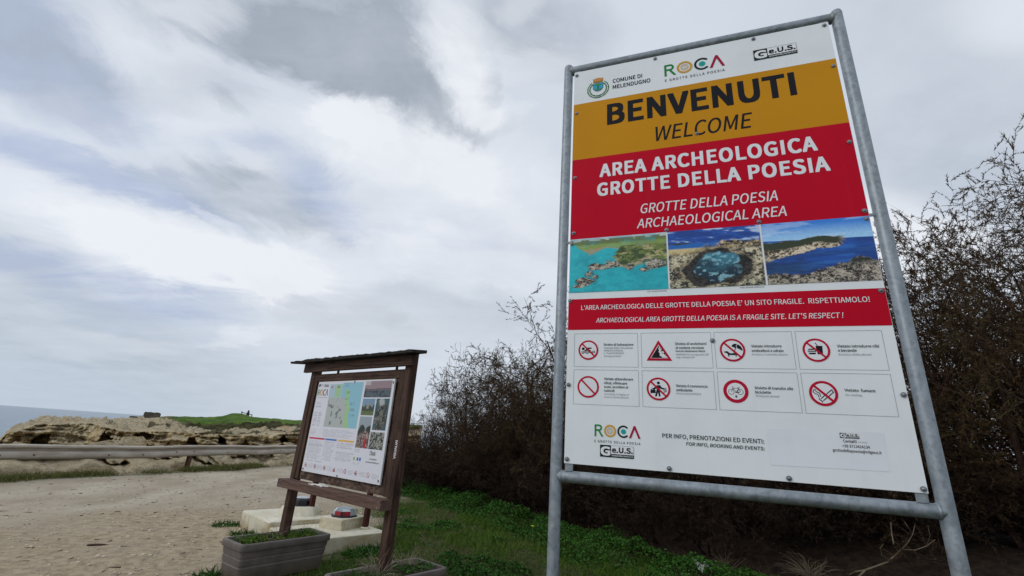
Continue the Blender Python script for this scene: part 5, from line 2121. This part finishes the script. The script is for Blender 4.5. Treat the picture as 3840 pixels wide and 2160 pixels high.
for (x, y, n, h, sd, lb) in ((2035, 1452, 90, .45, 1, 'bleached straw clump on the ground below the right half of the sign'), (1560, 1428, 26, .4, 2, 'thin pale straw clump in the clover left of the white scrap'),
                             (1830, 1436, 30, .4, 3, 'thin straw clump just right of the white scrap')):
    p = at_terrain(x, y)
    m = stalk_clump(p, n, h, sd, 1.3, .0028)
    tag(m.obj('straw_clump', 'pale_bark'), lb, 'dry grass', 'straw clumps')
p = at_terrain(1770, 1456) * np.array([.96, .96, 1]) + np.array([0, 0, .15])
rng = np.random.RandomState(8)
X, Y = np.meshgrid(np.linspace(-1, 1, 9), np.linspace(-1, 1, 7))
vx = p[0] + X * .10 + Y * .03
vy = p[1] + Y * .05
vz = p[2] + .05 + .05 * np.sin(X * 3 + Y) * .6 + .02 * rng.normal(size=X.shape) - .05 * X
i = np.arange(63).reshape(7, 9)
F = np.stack([i[:-1, :-1].ravel(), i[:-1, 1:].ravel(), i[1:, 1:].ravel(), i[1:, :-1].ravel()], 1)
o = mesh_obj('plastic_scrap', np.stack([vx.ravel(), vy.ravel(), vz.ravel()], 1), F, 'paper_white')
md = o.modifiers.new('thickness', 'SOLIDIFY'); md.thickness = .003
tag(o, 'torn white plastic scrap lying on the clover below the sign', 'litter')
p = at_ground(1997 * .6708, 1325, .22)
t = thing('yellow_flower', 'small yellow flower on the clover left of the sign post', 'flower', p)
m = MB()
m.tube([(0, 0, -.2), (.01, 0, -.08), (0, 0, 0)], .003, 5, False)
m.obj('stem', 'leaf_green_ink', t)
m = MB()
for k in range(5):
    a = 2 * PI * k / 5
    e = np.array([math.cos(a), math.sin(a), .5]) * .035
    sd = np.array([-math.sin(a), math.cos(a), 0]) * .014
    m.add([(0, 0, 0), e * .6 - sd, e, e * .6 + sd], [(0, 1, 2, 3)])
m.obj('petals', 'petal_yellow', t)

# ------------------------------------------------------------------ guardrail


def build_guardrail():
    t = thing('guardrail', 'dusty steel guardrail between the dirt track and the rocks', 'guardrail', (0, 0, 0))
    prof = [(.02, .722), (.06, .716), (.085, .700), (.092, .675), (.085, .655), (.04, .640), (.008, .622), (.005, .600), (.03, .585), (.072, .568), (.086, .545), (.088, .47), (.080, .435), (.05, .412), (.01, .40)]
    ys = np.linspace(3, 27, 60)
    px = lambda y: PATH_X(y) - .30
    n = np.array([.976, -.215])
    m = MB()
    vs, fs = [], []
    k = len(prof)
    for th in (0, .004):
        for y in ys:
            for (o_, z) in prof:
                w = .012 * math.sin(y * 1.3) + .006 * math.sin(y * 3.1)
                vs.append((px(y) + n[0] * (o_ - th), y + n[1] * (o_ - th), z + w + .02 * math.sin(y * .37)))
    N = len(ys)
    for i in range(N - 1):
        for q in range(k - 1):
            fs.append((i * k + q, i * k + q + 1, (i + 1) * k + q + 1, (i + 1) * k + q))
            b = N * k
            fs.append((b + i * k + q + 1, b + i * k + q, b + (i + 1) * k + q, b + (i + 1) * k + q + 1))
    for i in range(N - 1):
        b = N * k
        for q in (0, k - 1):
            fs.append((i * k + q, (i + 1) * k + q, b + (i + 1) * k + q, b + i * k + q))
    m.add(vs, fs)
    m.obj('beam', 'rail_steel', t, True)
    for y in (6.6, 15.04, 23.5):
        x = px(y) - .06
        m = MB()
        m.box((x - .05, y - .006, -.3), (x + .05, y + .006, .66), 2, .001)
        m.box((x + .04, y - .05, -.3), (x + .0545, y + .05, .56), 2, .001)
        m.box((x - .0545, y - .05, -.3), (x - .04, y + .05, .66), 2, .001)
        m.obj('post', 'rust', t)
    for y in (8.6, 10.3, 10.9, 12.5, 13.4, 14.4, 15.0, 16.3, 17.6, 18.9, 20.1):
        z = .50 if (int(y * 10) % 3) else .545
        o_ = .086
        m = MB()
        m.dome((px(y) + n[0] * o_, y + n[1] * o_, z + .012 * math.sin(y * 1.3) + .02 * math.sin(y * .37)), .022, .018, (n[0], n[1], 0), 8, 2)
        m.obj('bolt', 'rust', t)
    return t


build_guardrail()

# ------------------------------------------------------------------ rocky headland (one sheet of rock with turf on top)


def build_headland():
    cx = np.array([-260, -120, 0, 46, 110, 180, 240, 330, 420, 520, 620, 760, 900, 1060])
    # sight-line heights (2576-wide plan) and distances of the main edges, left to right
    lipy = np.array([1220, 1215, 1168, 1090, 1068, 1066, 1066, 1088, 1087, 1090, 1094, 1088, 1090, 1095])
    lipd = np.array([58, 57, 56, 55, 54, 53, 52, 46, 45, 44, 43, 42, 42, 42])
    iny = np.array([1220, 1212, 1165, 1088, 1054, 1053, 1058.5, 1064, 1072, 1085, 1086, 1076, 1078, 1082])
    ind = np.array([64, 63, 62, 62, 61, 61, 60, 57, 54, 50, 49, 49, 49, 49])
    ply = np.array([1220, 1212, 1166, 1090, 1054.5, 1053.5, 1058, 1055, 1054, 1064, 1062, 1067, 1070, 1075])
    pld = np.array([70, 70, 70, 70, 70, 70, 70, 69, 64, 57, 56, 56, 56, 56])
    cry = np.array([1220, 1212, 1167, 1091, 1055, 1054, 1058.5, 1054, 1047, 1048.5, 1048, 1059, 1064, 1070])
    crd = np.array([80, 80, 80, 80, 80, 82, 84, 85, 85, 85, 85, 85, 85, 85])
    ncol = 620
    xs = np.linspace(-260, 1060, ncol)
    horizon = lambda x: 1020 + .0629 * x
    azs = np.array([math.atan2(*bearing(x, horizon(x))[:2]) for x in xs])

    def zat(x, y, d):
        q = bearing(x, y)
        return EYE[2] + q[2] / math.hypot(q[0], q[1]) * d
    it = lambda a: np.interp(xs, cx, a)
    L_d, L_z = it(lipd), np.array([zat(x, y, d) for x, y, d in zip(xs, it(lipy), it(lipd))])
    I_d, I_z = it(ind), np.array([zat(x, y, d) for x, y, d in zip(xs, it(iny), it(ind))])
    P_d, P_z = it(pld), np.array([zat(x, y, d) for x, y, d in zip(xs, it(ply), it(pld))])
    C_d, C_z = it(crd), np.array([zat(x, y, d) for x, y, d in zip(xs, it(cry), it(crd))])
    # small hump with the barrier on it
    C_z = C_z + .50 * np.exp(-((xs - 590) / 30) ** 2) * (C_z > -5)
    # distance of the dirt edge along each bearing
    A_d = np.array([(-9.54 - .22 * 15.0) / (math.sin(a) - .22 * math.cos(a)) if math.sin(a) < -.05 else 40 for a in azs])
    A_d = np.clip(A_d, 8, 26)
    rows = []
    seg = [('near', 64), ('drop', 14), ('gully', 8), ('face', 54), ('ledge', 22), ('bank', 20), ('top', 16), ('back', 10)]
    near_end = A_d + 5.0
    key = [(A_d - .1, np.full(ncol, -.12)), (near_end, np.full(ncol, .05)), (near_end + 3.5, np.full(ncol, -2.4)), (L_d - 3.2, np.full(ncol, -3.6)), (L_d, L_z), (I_d, I_z), (P_d, P_z), (C_d, C_z), (C_d + 26, np.minimum(C_z - 3.0, -5.6))]
    right = ss(380, 460, xs)
    key[8] = (C_d + 26, np.minimum(C_z - 3.0, -5.6) * (1 - right) + (C_z - 1.2) * right)
    D, Z, SEG, TT = [], [], [], []
    for k, (nm, n) in enumerate(seg):
        for s in range(n):
            t = s / n
            (d0, z0), (d1, z1) = key[k], key[k + 1]
            if nm == 'near':                              # a low broken rock step behind the verge
                if t < .2:
                    d, z = d0 + 1.1 * t / .2, z0 + (.10 - z0) * ss(0, .2, t)
                elif t < .66:
                    d, z = d0 + 1.1 + .9 * (t - .2) / .46, .10 + .48 * (t - .2) / .46
                else:
                    d, z = d0 + 2.0 + (d1 - d0 - 2.0) * (t - .66) / .34, .58 - .5 * (t - .66) / .34
            elif nm == 'face':
                # stepped cliff: foot slopes out, upper part stands nearly upright
                d = d0 + (d1 - d0) * (t ** .55)
                z = z0 + (z1 - z0) * t
            else:
                d = d0 + (d1 - d0) * t
                z = z0 + (z1 - z0) * t
            D.append(d * np.ones(ncol)); Z.append(z * np.ones(ncol)); SEG.append(np.full(ncol, k)); TT.append(np.full(ncol, t))
    D, Z, SEG, TT = (np.array(q) for q in (D, Z, SEG, TT))
    AZ = np.broadcast_to(azs, D.shape)
    XS = np.broadcast_to(xs, D.shape)
    X, Y = D * np.sin(AZ), D * np.cos(AZ)
    # relief
    near = (SEG == 0)
    r1 = fbm(X * .45, Y * .45, Z * .5, 4, 101, .55)
    r2 = fbm(X * 1.7, Y * 1.7, Z * 2.0, 4, 102, .55)
    ridge = 1 - np.abs(fbm(X * .7, Y * .7, Z * .7, 4, 103, .5))
    env = np.where(near, ss(0, .12, TT), 1)
    nf = near * ss(.12, .22, TT) * ss(.9, .62, TT)
    Zd = np.where(near, .16 * r1 + .10 * r2 + .22 * (ridge - .7), 0) * env
    pit = ss(.30, .50, fbm(X * .9, Y * .9, 3.0, 3, 107)) * near * env
    Zd -= .25 * pit * (TT > .66)
    # cliff: strata push in and out, hollows carved at the foot
    face = (SEG == 3)
    ledge = np.isin(SEG, (4,))
    strat = fbm(X * .07, Y * .07, Z * 2.9 + .35 * r1, 5, 110, .65)
    rad = np.where(face | (SEG == 2), 1.5 * fbm(X * .22, Y * .22, Z * .25, 4, 111, .5) + 1.25 * strat + .60 * r2, 0)
    cav = np.zeros(D.shape)
    hole = ss(.16, .34, fbm(X * .55 + .2 * r2, Y * .55, Z * 2.2, 3, 131, .5))
    rad = rad + nf * (.55 * r1 + .40 * r2 + .45 * (ridge - .7) + 1.3 * hole)
    for (x0, x1, y0, top) in ((262, 312, -3, .86), (312, 405, -3, .93), (440, 528, -3, .90), (556, 590, -3, .93), (592, 655, -3, .87), (120, 165, -3, .82), (690, 740, -3, .9)):
        c, h = (x0 + x1) / 2, (x1 - x0) / 2
        xw = XS + 26 * fbm(X * .30, Y * .30, Z * .9, 3, 140) + 9 * r2
        arch = top * np.clip(1 - ((xw - c) / h) ** 4, 0, 1) ** .5 + .09 * fbm(XS * .05, Z * .6, 2.0, 3, 141) + .05 * r2
        cav = np.maximum(cav, ss(.02, -.05, TT - arch) * (np.abs(xw - c) < h))
    rad = rad + np.where(face, 3.4 * cav, 0)
    fade = np.where(face, 1, np.where(ledge, 1 - TT, 0))
    rad = np.where(ledge, fade * (1.3 * fbm(X * .22, Y * .22, Z * .25, 4, 111, .5) + .4 * r2), rad)
    zled = np.where(ledge | (SEG == 5), (.30 * r1 + .24 * r2 + .30 * (ridge - .75)) * ss(0, 60, XS + 10) * ss(0, .15, np.where(ledge, TT, 1)), 0)
    zled = np.where(SEG >= 6, .10 * r1 + .05 * r2, zled)
    D2 = D + rad
    Z2 = Z + Zd + zled
    X, Y = D2 * np.sin(AZ), D2 * np.cos(AZ)
    V = np.stack([X, Y, Z2], -1)
    # turf: bank and top right of the bare headland
    nn = fbm(X * .12, Y * .12, 0, 4, 120)
    tr = ss(395, 440, XS + 30 * nn)
    turf = np.where(SEG >= 6, tr, 0) + np.where(SEG == 5, tr * ss(.72, .95, TT + .15 * nn), 0)
    scrub = np.where(SEG == 5, ss(430, 500, XS + 40 * nn) * ss(.02, .12, TT + .1 * nn) * (1 - ss(.80, .95, TT + .15 * nn)), 0)
    scrub = np.maximum(scrub, np.where((SEG == 4) & (XS > 380), ss(.25, .5, fbm(X * .35, Y * .35, 0, 4, 122)) * .9, 0))
    scrub = np.maximum(scrub, np.where(SEG == 6, tr * ss(470, 400, XS) * .7, 0))
    scrub = np.maximum(scrub, np.where(SEG == 0, ss(.12, .0, TT) * .6, 0))
    cols = np.stack([np.clip(turf, 0, 1), np.clip(scrub, 0, 1), np.zeros(D.shape)], -1).reshape(-1, 3)
    ny, nx = D.shape
    i = np.arange(nx * ny).reshape(ny, nx)
    F = np.stack([i[:-1, :-1].ravel(), i[:-1, 1:].ravel(), i[1:, 1:].ravel(), i[1:, :-1].ravel()], 1)
    o = mesh_obj('rocky_headland', V.reshape(-1, 3), F, 'limestone', None, True, cols)
    tag(o, None, None, kind='structure')
    return xs, azs, C_d, C_z


XS_, AZ_, CD_, CZ_ = build_headland()


def on_crest(x, dz=0.0, dd=0.0):
    a = np.interp(x, XS_, AZ_); d = np.interp(x, XS_, CD_) + dd; z = np.interp(x, XS_, CZ_) + dz
    return np.array([d * math.sin(a), d * math.cos(a), z])


# low ruined wall on the rock edge
for (x0, x1, h, lb) in ((328, 362, .45, 'low broken stub of old wall on the headland, left piece'), (361, 404, .85, 'longer block of old wall on the headland by the grassy hill')):
    p, q = on_crest(x0, 0, -8), on_crest(x1, 0, -8)
    t = thing('ruined_wall', lb, 'wall', p, math.atan2(q[1] - p[1], q[0] - p[0]), 'ruined walls on the headland')
    L = np.linalg.norm((q - p)[:2])
    m = MB()
    rg = np.random.RandomState(int(x0))
    n = 14
    vs, fs = [], []
    for k in range(n + 1):
        hh = h * (.92 + .1 * rg.rand()) if 0 < k < n else h * .8
        x = L * k / n
        vs += [(x, 0, -.6), (x, .03 * rg.normal(), hh), (x, .9, hh * .97), (x, .9, -.6)]
    for k in range(n):
        a, b = k * 4, k * 4 + 4
        fs += [(a, b, b + 1, a + 1), (a + 1, b + 1, b + 2, a + 2), (a + 2, b + 2, b + 3, a + 3)]
    fs += [(0, 1, 2, 3), (n * 4 + 3, n * 4 + 2, n * 4 + 1, n * 4)]
    m.add(vs, fs)
    m.obj('masonry', 'old_wall', t)

# wooden barrier on the hump of the hill
p, q = on_crest(603, .0, -1), on_crest(630, .0, -1)
t = thing('wooden_barrier', 'small dark barrier with an upright in its middle on the grassy hilltop', 'barrier', p, math.atan2(q[1] - p[1], q[0] - p[0]))
L = np.linalg.norm((q - p)[:2])
zt = q[2] - p[2]
m = MB(); m.box((-.06, -.06, -.4), (.06, .06, .42), 2, .01); m.obj('post', 'dark_post', t)
m = MB(); m.box((L - .06, -.06, zt - .6), (L + .06, .06, zt + .30), 2, .01); m.obj('post', 'dark_post', t)
m = MB(); m.tube([(0, 0, .24), (L * .5, 0, .5 * zt + .22), (L, 0, zt + .22)], .05, 8); m.obj('rail', 'dark_post', t)
m = MB()
m.tube([(L * .60, -.02, -.3), (L * .60, -.02, .1), (L * .61, -.02, .32), (L * .61, -.02, .52), (L * .61, -.02, .66)], [.24, .22, .17, .11, .05], 9)
m.obj('upright', 'dark_post', t, True)

# ------------------------------------------------------------------ sea
SEA = -5.0
rr_ = np.concatenate([[20], np.geomspace(30, 30000, 60)])
aa = np.linspace(math.radians(-110), math.radians(60), 90)
R_, A_ = np.meshgrid(rr_, aa)
V = np.stack([R_.ravel() * np.sin(A_.ravel()), R_.ravel() * np.cos(A_.ravel()), np.full(R_.size, SEA)], 1)
i = np.arange(R_.size).reshape(R_.shape)
F = np.stack([i[:-1, :-1].ravel(), i[:-1, 1:].ravel(), i[1:, 1:].ravel(), i[1:, :-1].ravel()], 1)
o = mesh_obj('sea', V, F, 'sea_water', None, True)
tag(o, None, None, kind='structure')

bpy.data.objects.remove(_fo)
scene.cycles.max_bounces = 6
scene.cycles.diffuse_bounces = 3
scene.cycles.use_denoising = True
